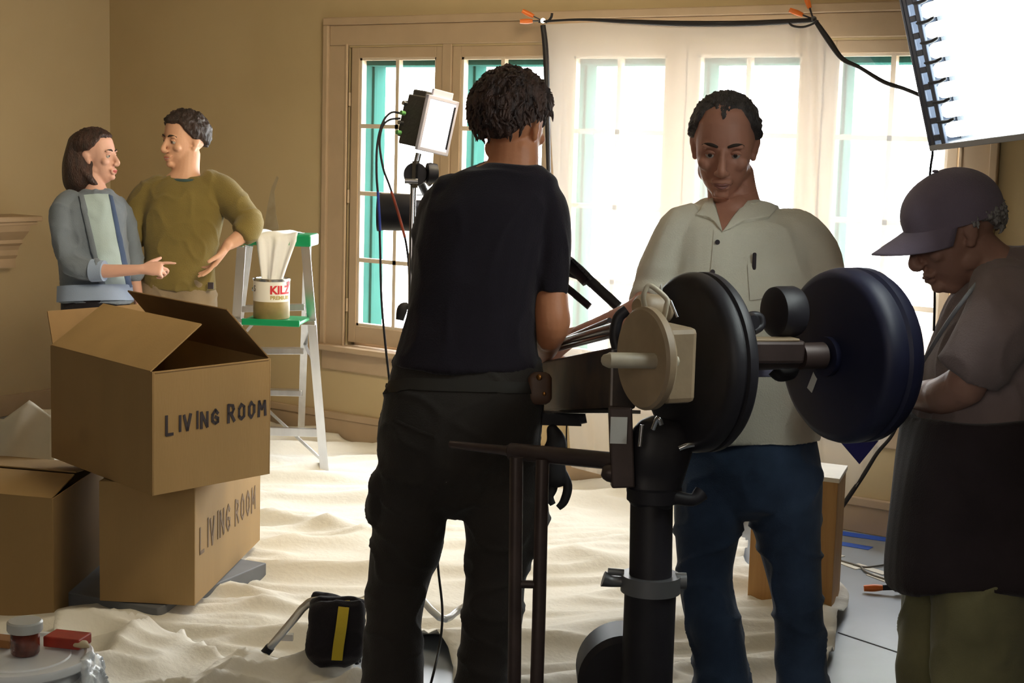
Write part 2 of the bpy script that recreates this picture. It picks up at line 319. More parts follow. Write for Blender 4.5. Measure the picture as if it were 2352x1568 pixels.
# ================================================================== drop cloth on the floor
def inpoly(x, y, pl):
    c = False; j = len(pl)-1
    for i in range(len(pl)):
        if (pl[i][1] > y) != (pl[j][1] > y) and x < (pl[j][0]-pl[i][0])*(y-pl[i][1])/(pl[j][1]-pl[i][1])+pl[i][0]: c = not c
        j = i
    return c
def cloth_floor(name, outline, label, seed, amp, step=.022, fold=(1.1, 5.2), ang=.16, base=.004, edge=.0):
    pl = [(p.x, p.y) for p in (Z(u, v) for u, v in outline)]
    xs = [p[0] for p in pl]; ys = [p[1] for p in pl]; x0, x1, y0, y1 = min(xs), max(xs), min(ys), min(max(ys), YB-.035)
    nx = int((x1-x0)/step); ny = int((y1-y0)/step); idx = {}; vs = []; fs = []
    ca, sa = math.cos(ang), math.sin(ang)
    def h(x, y):
        p = Vector((x, y, 0)); a = p.dot(vr); b = p.dot(vf); a, b = a*ca+b*sa, -a*sa+b*ca
        w = noise.noise(Vector((a*.8, b*.8, seed)))*.35
        r1 = 1-abs(noise.noise(Vector((a*fold[0]*.5+w, b*fold[1]*.5+w*2, seed+3))))*2.4
        r2 = 1-abs(noise.noise(Vector((a*fold[0]*1.4+5+w, b*fold[1]*1.2, seed+9))))*2.6
        r3 = noise.noise(Vector((a*3, b*9, seed+2)))
        return base+amp*(max(r1, 0)**2.2*.9+max(r2, 0)**2*.45+.12*(r3+.5))
    for i in range(nx+1):
        for j in range(ny+1):
            x = x0+i*step; y = y0+j*step
            jx = noise.noise(Vector((x*2, y*2, seed)))*.06
            if inpoly(x+jx, y+jx, pl): idx[(i, j)] = len(vs); vs.append((x, y, max(h(x, y), .002)))
    for i in range(nx):
        for j in range(ny):
            q = [(i, j), (i+1, j), (i+1, j+1), (i, j+1)]
            if all(k in idx for k in q): fs.append([idx[k] for k in q])
    cnt = {}
    for f in fs:
        for a, b in zip(f, f[1:]+f[:1]): cnt[(min(a, b), max(a, b))] = cnt.get((min(a, b), max(a, b)), 0)+1
    nb = {}
    for (a, b), k in cnt.items():
        if k == 1: nb.setdefault(a, []).append(b); nb.setdefault(b, []).append(a)
    for _ in range(10):
        new = {a: ((vs[a][0]*2+sum(vs[b][0] for b in l))/(2+len(l)), (vs[a][1]*2+sum(vs[b][1] for b in l))/(2+len(l))) for a, l in nb.items()}
        for a, (x, y) in new.items(): vs[a] = (x, y, vs[a][2])
    m = MB(); m.add(vs, fs); c = Z(*outline[0]); o = m.build(name, CANVAS, origin=(sum(xs)/len(xs), sum(ys)/len(ys), 0), angle=180)
    s = o.modifiers.new('thick', 'SOLIDIFY'); s.thickness = .003; s.offset = 1
    return props(o, label, 'drop cloth')
cloth_floor('drop_cloth', [(-500, 1150), (100, 960), (560, 985), (870, 1012), (1300, 1070), (1700, 1145), (1722, 1330), (1972, 1376), (1890, 1568), (1840, 1900), (1300, 1700), (1080, 1600), (1010, 1500), (850, 1490), (640, 1545), (300, 1560), (-500, 1500)],
            'wrinkled cream canvas drop cloth spread over most of the grey floor', 4, .055)
cloth_floor('drop_cloth', [(120, 1490), (260, 1455), (430, 1490), (560, 1560), (800, 1560), (900, 1700), (700, 1900), (200, 1900)],
            'crumpled edge of second canvas drop cloth at the bottom left beside the white table', 11, .075, step=.015, fold=(3., 5.5), ang=.9, base=.03)
t = Z(1300, 1560)
m = MB(); sm = [Z(1925, 1452, .001), Z(2070, 1500, .001)]; m.beam(sm[0]-Vector((0, 0, 0)), sm[1]+(sm[1]-sm[0])*2, .006, .002); struct(m.build('floor_seam', mat('seam', (.05, .05, .05)), smooth=False))

# ================================================================== cardboard boxes
LET = {'L': [[(0, 1), (0, 0), (.6, 0)]], 'I': [[(.25, 1), (.25, 0)]], 'V': [[(0, 1), (.32, 0), (.64, 1)]], 'N': [[(0, 0), (0, 1), (.6, 0), (.6, 1)]],
       'G': [[(.6, .82), (.35, 1), (.05, .75), (.05, .25), (.35, 0), (.62, .15), (.62, .45), (.35, .45)]],
       'R': [[(0, 0), (0, 1), (.45, .95), (.55, .75), (.4, .52), (0, .5)], [(.25, .5), (.62, 0)]],
       'O': [[(.3, 1), (.05, .75), (.05, .25), (.3, 0), (.58, .25), (.58, .75), (.3, 1)]], 'M': [[(0, 0), (.05, 1), (.35, .35), (.65, 1), (.72, 0)]], ' ': []}
def marker(text, o, ex, ez, nrm, size, mt, parent, w=.012, slope=0., seed=1):
    rd = random.Random(seed); x = 0
    for ch in text:
        m = MB()
        for st in LET[ch]:
            s = size*(1+rd.uniform(-.06, .06)); pts = [o+ex*(x+px*size*.8)+ez*(pz*s+slope*x+rd.uniform(-.004, .004))+nrm*.0015 for px, pz in st]
            for a, b in zip(pts[:-1], pts[1:]):
                d = (b-a).normalized(); m.beam(a-d*w*.3, b+d*w*.3, w*rd.uniform(.75, 1.15), .001, side=d.cross(nrm))
        if m.v: m.build('letter', mt, parent, smooth=False)
        x += size*(.52 if ch == 'I' else .5 if ch == ' ' else .86)
def edge_box(name, label, near, left, right, z0, z1, open_top=True, mt=CARD, group=None):
    """a box from the pixels of its bottom corners on the level z0; faces square, walls 5 mm thick"""
    n = Z(*near, z0); l = Z(*left, z0); r = Z(*right, z0)
    ea = (l-n); la = ea.length; ea.normalize(); eb = (r-n); lb = eb.length; eb.normalize()
    t = thing(name, label, 'box', n+(ea*la+eb*lb)/2, group)
    m = MB(); th = .005; hz = z1-z0; mid = Vector((0, 0, (z0+z1)/2)); ax = (ea, eb, UP)
    def w(a0, a1, b0, b1, c0, c1): m.box(Vector((n.x, n.y, 0))+ea*(a0+a1)/2+eb*(b0+b1)/2+UP*(c0+c1)/2, a1-a0, b1-b0, c1-c0, ax)
    w(0, la, 0, th, z0, z1); w(0, la, lb-th, lb, z0, z1); w(0, th, th, lb-th, z0, z1); w(la-th, la, th, lb-th, z0, z1); w(th, la-th, th, lb-th, z0, z0+th)
    m.build('carton', mt, t, smooth=False, bevel=.0015)
    n0 = Vector((n.x, n.y, 0)); return t, n0, ea, eb, la, lb
def flap(t, a, b, d, L, mt=CARD, inset=.01, name='flap'):
    """a flap hinged on a-b reaching L along d"""
    e = (b-a).normalized(); a = a+e*inset; b = b-e*inset; q = [a, b, b+d*L-e*.012, a+d*L+e*.012]
    m = MB(); m.poly(q, .005, e.cross(d)); return m.build(name, mt, t, smooth=False, bevel=.001)
# grey platform, two lower boxes, one on top
zs = .075
n = Z(362, 1397, zs); r = Z(612, 1292, zs); eb = (r-n); lb = eb.length; eb.normalize(); ea = UP.cross(eb)
m = MB(); m.box(n+ea*.26+eb*lb/2-UP*zs/2+UP*.002, .52, lb, zs-.004, (ea, eb, UP)); o = m.build('low_platform', GREYB, smooth=False, bevel=.004, origin=(n+ea*.26+eb*lb/2)*1-UP*zs)
props(o, 'low grey painted wooden platform under the lower lettered box', 'platform')
zl0, zl1 = zs+.003, .488
t, n, ea, eb, la, lb = edge_box('cardboard_box', 'lower cardboard box with faint handwriting, standing on the grey platform', (447, 1391), (229, 1379), (597, 1240), zl0, zl1)
m = MB(); m.box(n+ea*la/2+eb*lb/2+UP*(zl1-.004), la-.004, lb-.004, .006, (ea, eb, UP)); m.build('lid', CARD, t, smooth=False)
marker('LIVING ROOM', n+eb*.06+UP*(zl0+.165), eb, UP, UP.cross(eb).normalized()*(-1 if UP.cross(eb).dot(ea) > 0 else 1), (lb-.1)/8.6, MARKF, t, w=.013, slope=-.03, seed=4)
zt0, zt1 = zl1+.003, zl1+.003+.40
LBOX = (t, n, ea, eb, la, lb)
t, n, ea, eb, la, lb = edge_box('cardboard_box', 'large open cardboard box marked LIVING ROOM on top of the stack', (350, 1139), (118, 1050), (620, 1088), zt0, zt1)
TB = (n, ea, eb, la, lb)
marker('LIVING ROOM', n+eb*.055+UP*(zt0+.195), eb, UP, UP.cross(eb).normalized()*(-1 if UP.cross(eb).dot(ea) > 0 else 1), (lb-.06)/8.5, MARK, t, w=.0095, slope=.035, seed=2)
c00 = n+UP*zt1; c10 = c00+ea*la; c01 = c00+eb*lb; c11 = c10+eb*lb
q = P(245, 710, 5.45)-c10; flap(t, c00, c10, (eb*.78+UP*.50).normalized(), .25)
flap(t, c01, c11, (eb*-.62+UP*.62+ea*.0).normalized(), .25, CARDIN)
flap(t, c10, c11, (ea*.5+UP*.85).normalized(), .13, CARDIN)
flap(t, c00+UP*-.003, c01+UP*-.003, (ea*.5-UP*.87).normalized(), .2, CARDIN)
t, n, ea, eb, la, lb = edge_box('cardboard_box', 'cardboard box with folded-in flaps, leftmost of the three boxes', (124, 1436), (-165, 1405), (240, 1330), .006, .436)
c00 = n+UP*.436; c10 = c00+ea*la; c01 = c00+eb*lb; c11 = c10+eb*lb
flap(t, c00, c10, (eb*.99+UP*.08).normalized(), lb*.49, inset=.004); flap(t, c01, c11, (eb*-.99+UP*.1).normalized(), lb*.49, inset=.004)
m = MB(); a = Z(165, 1270, .0)
o = None
# sheet of packing paper standing out behind the left box
t = thing('packing_paper', 'crumpled pale packing paper sheet sticking up behind the leftmost box', 'paper', P(60, 1010, 5.75))
rows = []
for j in range(13):
    s = j/12; rows.append([])
    for i in range(17):
        x = i/16; uu = -60+x*185; top = 975-57*max(0, 1-abs(uu-68)/75)-(10 if uu < 0 else 0); vv = top+(1062-top)*s
        rows[-1].append(P(uu, vv, 5.86+.025*math.sin(x*9+s*2)-.05*s))
m = MB(); m.add([p for r_ in rows for p in r_], [(j*17+i, j*17+i+1, (j+1)*17+i+1, (j+1)*17+i) for j in range(12) for i in range(16)])
o = m.build('sheet', NEWS, t); s = o.modifiers.new('th', 'SOLIDIFY'); s.thickness = .002

# ================================================================== stepladder with paint can
LS = 7.45
t = thing('stepladder', 'aluminium stepladder with green top standing before the beige wall', 'ladder', Z(700, 1050))
nr_f = Z(748, 1098); nr_t = P(702, 556, 7.25); nl_t = P(556, 566, 7.28)
hx = (nr_t-nl_t); hx.z = 0; Wt = hx.length; hx.normalize()
dn = (nr_f-nr_t); nl_f = nr_f-hx*(Wt+.19)
fwd = hx.cross(UP)*-1
back = Vector((fwd.x, fwd.y, 0)); back = back if back.dot(vf) > 0 else -back
fr_t = nr_t+back*.10-hx*.01; fl_t = nl_t+back*.10+hx*.01
fr_f = Z(692, 1010); fr_f = Vector((fr_f.x, min(fr_f.y, YB-.09), 0)); fl_f = fr_f-hx*(Wt+.12)
def lerp(a, b, t_): return a+(b-a)*t_
for nm, a, b in (('front_rail', nr_t, nr_f), ('front_rail', nl_t, nl_f), ('rear_rail', fr_t, fr_f), ('rear_rail', fl_t, fl_f)):
    m = MB(); d = (b-a).normalized(); w = .042 if nm[0] == 'f' else .036
    m.beam(a, b-d*.02, .006, .026, side=hx); sgn = 1 if a in (nr_t, fr_t) else -1
    m.beam(a-back*.012, b-back*.012-d*.02, w, .004, side=hx); m.beam(a+back*.012, b+back*.012-d*.02, w*.7, .004, side=hx)
    rail = m.build(nm, ALU, t, smooth=False)
    m = MB(); m.beam(b-d*.035, b, w+.008, .036, side=hx); m.build('foot', BLKR, rail, smooth=False, bevel=.004)
zt = nr_t.z
for k, frac in enumerate((.30, .515, .735, .95)):
    a = lerp(fl_t, fl_f, frac); b = lerp(fr_t, fr_f, frac); m = MB(); m.beam(a, b, .05, .05, side=back) if False else m.box((a+b)/2, (b-a).length, .06, .032, ((b-a).normalized(), back, UP)); m.build('step', ALU, t, smooth=False, bevel=.003)
a = lerp(nl_t, nl_f, .80); b = lerp(nr_t, nr_f, .80); m = MB(); m.box((a+b)/2, (b-a).length, .02, .04, ((b-a).normalized(), back, UP)); m.build('crossbar', ALU, t, smooth=False, bevel=.002)
m = MB()
for A, B, fr0, fr1 in ((nl_t, nr_t, .35, .29), ):
    m.beam(lerp(nl_t, nl_f, .42), lerp(nl_t, nl_f, .30)+hx*.10, .014, .004, side=hx); m.beam(lerp(fr_t, fr_f, .33), lerp(nr_t, nr_f, .40), .014, .004, side=UP)
m.beam(lerp(nr_t, nr_f, .93), lerp(fl_t, fl_f, .66), .016, .005, side=UP); m.beam(lerp(fl_t, fl_f, .66), lerp(fl_t, fl_f, .66)+hx*.01, .016, .005, side=UP)
m.beam(lerp(nr_t, nr_f, .52), lerp(fr_t, fr_f, .48), .016, .004, side=hx)
m.build('brace', ALU, t, smooth=False)
tc = (nl_t+fr_t)/2; m = MB(); m.box(Vector((tc.x, tc.y, zt+.008)), Wt+.075, .175, .055, (hx, back, UP)); m.build('top_cap', GREENP, t, smooth=False, bevel=.008)
TCZ = zt+.036
sa = lerp(nl_t, nl_f, .305); sb = lerp(nr_t, nr_f, .305); sc = (sa+sb)/2; sz = sc.z
m = MB(); m.box(sc+hx*.035-back*.10+UP*.0, Wt-.03, .24, .016, (hx, back, UP)); m.box(sc+hx*.035-back*.215, Wt-.03, .012, .03, (hx, back, UP)); m.build('pail_shelf', GREENP, t, smooth=False, bevel=.004)
m = MB(); m.box(sc+UP*-.018-back*.02, Wt+.10, .02, .02, (hx, back, UP)); m.build('shelf_bar', ALU, t, smooth=False, bevel=.002)
# paint can
cb = sc+hx*.01-back*.10+UP*.010; rc = .084; hc = .185
t = thing('paint_can', 'round metal paint can with red KILZ lettering on the ladder shelf', 'paint can', cb)
m = MB(); m.lathe(cb, UP, [(.0, 0), (rc-.002, 0), (rc, .004), (rc, .08), (.0, .08)]); m.build('can_base', mat('tan can label', (.33, .24, .10), .4, var=.25, vscale=20), t)
m = MB(); m.lathe(cb, UP, [(.0, .0802), (rc, .0802), (rc, hc-.006), (rc-.004, hc-.006), (0, hc-.006)]); can = m.build('can_label', mat('white can label', (.78, .76, .70), .45), t)
m = MB(); m.lathe(cb, UP, [(rc-.012, hc-.012), (rc+.002, hc-.012), (rc+.003, hc-.003), (rc, hc), (rc-.012, hc), (rc-.014, hc-.004), (rc-.014, hc-.012)]); m.build('can_rim', STEEL, t)
m = MB(); ea_ = (-vr).normalized(); m.cyl(cb+ea_*rc+UP*.13, cb+ea_*(rc+.006)+UP*.13, .009, n=14); m.build('handle_ear', STEEL, t)
def wrap_text(s, size, ang0, z, mt, name, parent, bold=.0):
    cu = bpy.data.curves.new('txt', 'FONT'); cu.body = s; cu.size = size; cu.extrude = .0004; cu.offset = bold
    o = bpy.data.objects.new('txt', cu); COL.objects.link(o); dg = bpy.context.evaluated_depsgraph_get(); me = bpy.data.meshes.new_from_object(o.evaluated_get(dg)); bpy.data.objects.remove(o)
    bm = bmesh.new(); bm.from_mesh(me); bmesh.ops.subdivide_edges(bm, edges=[e for e in bm.edges if e.calc_length() > .012], cuts=2); bm.verts.ensure_lookup_table()
    bm.verts.index_update(); mb = MB(); vs = []
    to = Vector((-cb.x, -cb.y, 0)).normalized(); rt = UP.cross(to)
    for v in bm.verts:
        a = ang0+v.co.x/rc; rr = rc+.0008+v.co.z; vs.append(Vector((cb.x, cb.y, cb.z+z+v.co.y))+(to*math.cos(a)+rt*math.sin(a))*rr)
    mb.add(vs, [[v.index for v in f.verts] for f in bm.faces]); bm.free(); return mb.build(name, mt, parent, smooth=False)
REDP = mat('red print', (.55, .02, .03), .5)
wrap_text('KILZ', .052, -.10, .118, REDP, 'lettering', t, .002); wrap_text('PREMIUM', .024, -.08, .092, mat('tan print', (.42, .33, .10), .5), 'lettering', t, .0008)
wrap_text('S', .04, -1.25, .125, MARK, 'lettering', t)
m = MB(); to = Vector((-cb.x, -cb.y, 0)).normalized(); a = 1.12; rtt = UP.cross(to); dd = to*math.cos(a)+rtt*math.sin(a); m.lathe(cb+dd*(rc+.0005)+UP*.165, dd, [(.0, 0), (.013, 0), (.013, .001), (0, .001)], n=16); m.build('emblem', REDP, t)
# rag hanging over the ladder top down into the can
rows = []; n1 = 22; n2 = 18
ct = Vector((tc.x, tc.y, 0))+hx*.025
for j in range(n1):
    s = j/(n1-1); rows.append([])
    for i in range(n2):
        x = (i/(n2-1)-.5)*2; f = .010*math.sin(x*7+s*2)+.005*math.sin(x*15+1)
        if s < .25: k = s/.25; p = ct+back*(.06-.15*k)+hx*(x*.10)+UP*(TCZ+.006+.006*math.sin(x*5+k*3))
        elif s < .32: k = (s-.25)/.07; p = ct+back*(-.09-.006*k)+hx*(x*.098)+UP*(TCZ+.006-.03*k)
        else:
            k = (s-.32)/.68; p0 = ct-back*.098+UP*(TCZ-.024); p1 = Vector((cb.x, cb.y, cb.z+hc-.02))-back*.0; p = lerp(p0, p1, k)+hx*(x*(.098-.052*k)+.004)-back*(f*(1+k*1.4)+.004)
        rows[-1].append(p)
m = MB(); m.add([p for r_ in rows for p in r_], [(j*n2+i, j*n2+i+1, (j+1)*n2+i+1, (j+1)*n2+i) for j in range(n1-1) for i in range(n2-1)])
o = m.build('white_rag', mat('white rag cloth', (.85, .86, .88), .9, bump=.1), origin=cb+UP*.2, angle=180); s = o.modifiers.new('th', 'SOLIDIFY'); s.thickness = .002
props(o, 'thin white rag hanging from the green ladder top into the paint can', 'rag')
# ================================================================== diffusion silk over the windows
def edge(pts, s):
    for (s0, u0_, v0), (s1, u1, v1) in zip(pts[:-1], pts[1:]):
        if s <= s1: k = (s-s0)/(s1-s0); return u0_+(u1-u0_)*k, v0+(v1-v0)*k
    return pts[-1][1:]
TE = [(0, 1250, 56), (.2, 1400, 50), (.45, 1640, 56), (.68, 1872, 50), (.78, 1945, 138), (.9, 2060, 200), (.97, 2117, 220), (1, 2140, 330)]
BE = [(0, 1312, 1072), (.2, 1450, 1108), (.5, 1720, 1140), (.74, 1928, 1172), (.86, 1985, 1090), (1, 2055, 985)]
ns, ntt = 150, 60; vs = []
for j in range(ntt+1):
    t_ = j/ntt
    for i in range(ns+1):
        s = i/ns; a = edge(TE, s); b = edge(BE, s); bow = 14*math.sin(math.pi*min(t_*1.2, 1))*(1 if s < .02 else max(0, 1-s*6))
        u = a[0]+(b[0]-a[0])*t_-bow*0; v = a[1]+(b[1]-a[1])*t_
        f = .006*math.sin(s*23+t_*2)*t_+.020*math.exp(-((s-.665-.02*t_)/.012)**2)*(1-t_*.3)-.018*math.exp(-((s-.64-.01*t_)/.018)**2)+.028*math.exp(-((s-.05)/.02)**2)*min(1, t_*2.5)-.02*math.exp(-((s-.085)/.02)**2)*t_
        f += .03*noise.noise(Vector((s*9, t_*3, 2)))*t_+.012*noise.noise(Vector((s*30, t_*5, 5)))*t_
        y = 6.20-.13*t_-f; vs.append(YW(u, v, y))
w1 = ns+1; m = MB(); m.add(vs, [(j*w1+i, j*w1+i+1, (j+1)*w1+i+1, (j+1)*w1+i) for j in range(ntt) for i in range(ns)])
t = thing('diffusion_silk', 'large sheer white diffusion fabric with black webbing hung across the windows', 'fabric sheet', YW(1560, 1130, 6.1))
m.build('fabric', SCRIM, t, angle=180)
m = MB(); m.tube([YW(u, v, 6.185) for u, v in ((1238, 50), (1330, 45), (1430, 49), (1560, 54), (1700, 54), (1800, 50), (1874, 46))], [.006, .006, .010, .013, .013, .012, .009]); m.build('top_webbing', CORD, t)
m = MB(); m.tube([YW(u, v, 6.175) for u, v in ((1247, 58), (1254, 130), (1258, 300), (1262, 430), (1275, 620), (1290, 850))], [.013, .014, .013, .010, .008, .008]); m.build('side_webbing', CORD, t)
m = MB(); m.tube([YW(u, v, 6.165) for u, v in ((1874, 50), (1905, 95), (1935, 135), (1975, 155), (2030, 188), (2075, 203), (2117, 220))], [.010, .013, .010, .008, .009, .008, .008]); m.build('side_webbing', CORD, t)
m = MB(); m.tube([YW(u, v, 6.06) for u, v in ((2062, 975), (2045, 1005), (2015, 1040), (1985, 1088), (1950, 1140), (1928, 1172))], [.006, .007, .008, .009, .010, .010]); m.build('side_webbing', CORD, t)
m = MB(); m.tube([YW(u, v, 6.15) for u, v in ((1812, 52), (1822, 60), (1845, 62), (1868, 54), (1876, 46))], .005); m.build('tie_cord', CORD, t)
def clamp(name, label, p, d1, d2, sc=1., grp='spring clamps'):
    d1 = Vector(d1).normalized(); d2 = Vector(d2).normalized(); t = thing(name, label, 'clamp', p)
    nn = d1.cross(d2).normalized()
    for d in (d1, d2):
        m = MB(); m.beam(p-d*.022*sc, p+d*.075*sc, .018*sc, .005*sc, side=nn); a = m.build('jaw_arm', BLKM, t, smooth=False, bevel=.001)
        m = MB(); m.tube([p+d*.048*sc, p+d*.075*sc, p+d*.108*sc], [.009*sc, .012*sc, .010*sc], n=12); m.build('grip', ORANGE, a)
    m = MB(); m.cyl(p-nn*.014*sc, p+nn*.014*sc, .012*sc, n=16); m.build('spring', STEEL, t)
    return t
clamp('spring_clamp', 'orange handled spring clamp at the left top corner of the white fabric', YW(1247, 48, 6.19), (vr*-1+UP*.45), (vr*-1-UP*.05))
clamp('spring_clamp', 'orange handled spring clamp at the right top corner of the white fabric', YW(1868, 44, 6.19), (vr*-.35+UP*.9), (vr*-1+UP*.35))
pc = Z(2062, 1348, .03); clamp('spring_clamp', 'orange handled spring clamp lying on the grey floor near the cable', pc, (vr*-.8+vf*.1+UP*-.08), (vr*.55+vf*.85+UP*.02), 1.15)
m = MB(); m.tube([YW(1268, 30, 6.19), YW(1266, 40, 6.19), YW(1258, 50, 6.19)], .006); props(m.build('tie_knob', CORD, origin=YW(1262, 40, 6.2)), 'short black cord end poking above the left corner of the fabric', 'cord')
# masking tape and floor cables
m = MB(); m.poly([YW(u, v, YB-.031) for u, v in ((1900, 1143+0), (2075, 1162), (2075, 1176), (1900, 1157))], .001, (0, 1, 0)) if False else None
for lab, a, b, w_ in (('longer strip of blue masking tape on the floor beside the baseboard', (1912, 1221), (2066, 1243), .07), ('shorter strip of blue masking tape in front of the longer one', (1905, 1243), (2000, 1259), .06)):
    A = Z(*a, .0015); B = Z(*b, .0015); m = MB(); m.box((A+B)/2, (B-A).length, w_, .001, ((B-A).normalized(), UP.cross((B-A).normalized()), UP)); props(m.build('tape_strip', BLUET, smooth=False, origin=(A+B)/2), lab, 'tape')
m = MB(); m.tube([Z(u, v, .006) for u, v in ((1900, 1275), (1935, 1288), (1975, 1300), (1985, 1310), (2010, 1322), (2060, 1335), (2100, 1330), (2110, 1310), (2080, 1298), (2040, 1296), (1990, 1302), (1960, 1296))], .004)
props(m.build('floor_cable', mat('grey cable', (.16, .15, .13), .5), origin=Z(2010, 1322)), 'thin looped grey cable lying on the grey floor at the right', 'cable')
m = MB()  # bright light streaks on the floor, painted as thin white strips
for a, b, w_ in (((1912, 1284), (1972, 1306), .03), ((1965, 1295), (2035, 1318), .04), ((1998, 1318), (2062, 1342), .04), ((1905, 1268), (1935, 1278), .03)):
    A = Z(*a, .002); B = Z(*b, .002); m.box((A+B)/2, (B-A).length, w_, .002, ((B-A).normalized(), UP.cross((B-A).normalized()), UP))
props(m.build('light_streaks', mat('painted white light', (.95, .93, .85), .25), smooth=False, origin=Z(1990, 1310)), 'painted white light streaks along the looped cable on the floor', 'tape')
# wooden crate
t, n, ea, eb, la, lb = edge_box('wooden_crate', 'upright pine crate standing on the cloth behind the man in jeans', (1908, 1420), (1716, 1389), (1927, 1378), .004, .50, mt=WOOD)
t['category'] = 'crate'
m = MB(); m.box(n+ea*la/2+eb*lb/2+UP*.5, la+.01, lb+.01, .016, (ea, eb, UP)); m.build('top_board', WOODT, t, smooth=False, bevel=.002)

# ================================================================== fluorescent lamp bank
tv = -ray(255, 581).normalized(); LP0 = P(2152, 332, 3.6)
w0 = (cR*-82+cU*345); w0 = w0-tv*w0.dot(tv)*0; c_ = -w0.dot(tv)/cf.dot(tv); wv = (w0+cf*c_).normalized()
nv = tv.cross(wv).normalized()
if nv.dot(cC-LP0) < 0: nv = -nv
t = thing('fluorescent_lamp_bank', 'bank of glowing fluorescent tubes in a perforated black frame at top right', 'studio lamp', LP0+tv*.6+wv*.2-UP*.4)
HB_ = .46; LT = 1.25
m = MB(); ax = (tv, wv, nv)
def lb_box(a0, a1, b0, b1, c0, c1, mb): mb.box(LP0+tv*(a0+a1)/2+wv*(b0+b1)/2+nv*(c0+c1)/2, a1-a0, b1-b0, c1-c0, ax)
lb_box(.0, LT, 0, HB_, -.07, -.06, m); lb_box(.0, LT, HB_-.012, HB_, -.07, .01, m)
m.build('housing', BLKM, t, smooth=False, bevel=.003)
m = MB(); lb_box(-.012, LT, -.012, 0.002, -.07, .015, m); m.build('lower_edge', mat('pale metal edge', (.5, .53, .58), .3, .6), t, smooth=False, bevel=.002)
m = MB(); lb_box(.02, LT, .0, HB_, -.06, -.052, m); m.build('reflector', mat('reflector', (.25, .27, .30), .4), t, smooth=False)
m = MB(); yy = 0
lb_box(-.012, .0, 0, HB_, -.07, .015, m)   # perforated end plate: rails and webs
lb_box(0, .016, 0, HB_, .006, .014, m); lb_box(.044, .062, 0, HB_, .006, .014, m)
for k in range(12):
    b = .01+k*.039; lb_box(.016, .044, b, b+.014, .006, .014, m)
m.build('end_plate', mat('blue grey metal', (.10, .12, .17), .35, .3), t, smooth=False, bevel=.002)
TUBE = mat('lit fluorescent tube', (.95, 1, .98), .3, emit=(.93, 1.0, .97), est=5.0)
for k in range(10):
    b = .028+k*.0452; m = MB(); m.loft([(LP0+tv*.055+wv*b+nv*-.012, .0175, .0175), (LP0+tv*(LT-.06)+wv*b+nv*-.012, .0175, .0175)], n=14, sub=3); tb = m.build('fluorescent_tube', TUBE, t)
for k in range(9):
    b = .05+k*.0452; m = MB(); m.loft([(LP0+tv*.05+wv*b+nv*.010, .010, .004), (LP0+tv*.095+wv*b+nv*.016, .006, .004), (LP0+tv*.125+wv*(b+.004)+nv*.018, .003, .003)], n=10); m.build('tube_clip', BLKM, t)
m = MB(); pc = LP0+tv*.75+wv*.23-nv*.09; m.tube([pc, pc-nv*.12], .02); base = pc-nv*.16; m.tube([base, Vector((base.x, base.y, .02))], .017); 
for k in range(3): a = k*2.1+.4; m.tube([Vector((base.x, base.y, .35)), Vector((base.x+.45*math.cos(a), base.y+.45*math.sin(a), .012))], .011)
m.build('stand', STEEL, t)
m = MB(); m.tube([P(2133, 300, 3.7), P(2142, 345, 3.72), P(2138, 380, 3.74), P(2134, 420, 3.76), P(2128, 470, 3.78), P(2128, 560, 3.8), P(2146, 640, 3.8), P(2145, 760, 3.8)], .003); m.build('power_cable', CORD, t)

# ================================================================== small lit panel on a stand, second lamp head, cables
DS = 4.75
SB = Z(936, 1545); PT = P(948, 420, DS); SBx = Vector((PT.x, PT.y, 0))
t = thing('light_stand', 'chrome light stand with three bent legs behind the man in the black shirt', 'light stand', SBx)
m = MB(); m.tube([SBx+UP*.16, P(944, 700, DS), P(947, 520, DS), P(950, 400, DS), P(962, 352, DS)], .0095, sub=1); m.build('pole', STEEL, t)
m = MB(); m.cyl(SBx+UP*.16, SBx+UP*.62, .016); m.cyl(SBx+UP*.58, SBx+UP*.63, .021); m.build('lower_tube', STEEL, t)
legs = [[SBx+UP*.33, P(836, 1378, 4.72), P(730, 1378, 4.72), P(700, 1392, 4.73), P(672, 1425, 4.76), Z(600, 1510, .05)], [SBx+UP*.28, P(1010, 1418, 4.72), P(1055, 1400, 4.8), P(1095, 1382, 4.86), Z(1150, 1420, .02)], [SBx+UP*.24, SBx-vf*.2+UP*.24+vr*-.05, SBx-vf*.4+vr*-.1+UP*.02]]
for i, l in enumerate(legs):
    m = MB(); m.tube(l, .0125 if i != 1 else .011, sub=4); lg = m.build('leg', mat('satin steel', (.62, .60, .56), .35, .8) if i != 1 else mat('bright steel', (.9, .9, .88), .3, .3), t)
    m = MB(); m.tube([l[-1]+(l[-2]-l[-1]).normalized()*.05, l[-1]], .015); m.build('foot', BLKR, lg)
p0 = P(640, 1478, 4.8); m = MB(); m.box(P(655, 1462, 4.8), .05, .02, .02, (vr, vf, UP)); m.build('leg_catch', STEEL, t, smooth=False)
gc = P(955, 400, DS)
m = MB(); m.lathe(gc-vf*.03, vf, [(0, 0), (.034, 0), (.036, .006), (.036, .02), (.03, .026), (0, .026)], n=24); m.lathe(gc+vr*.035+UP*.005-vf*.02, (vr+vf*.3), [(0, 0), (.03, 0), (.032, .01), (.028, .03), (0, .03)], n=24); m.build('grip_head', BLKM, t)
m = MB(); m.beam(gc+UP*.04-vf*.035, gc-UP*.04-vf*.035, .014, .012); m.cyl(gc-vr*.03-vf*.04-UP*.02, gc+vr*.01-vf*.04-UP*.02, .008); m.tube([gc-vf*.02+vr*.02, gc+vr*.045-UP*.03], .009); m.build('grip_knob', STEEL, t)
m = MB(); m.tube([P(918, 735, 4.72), P(925, 708, 4.72), P(938, 700, 4.72)], [.012, .016, .008]); m.build('tightening_knob', BLKR, t)
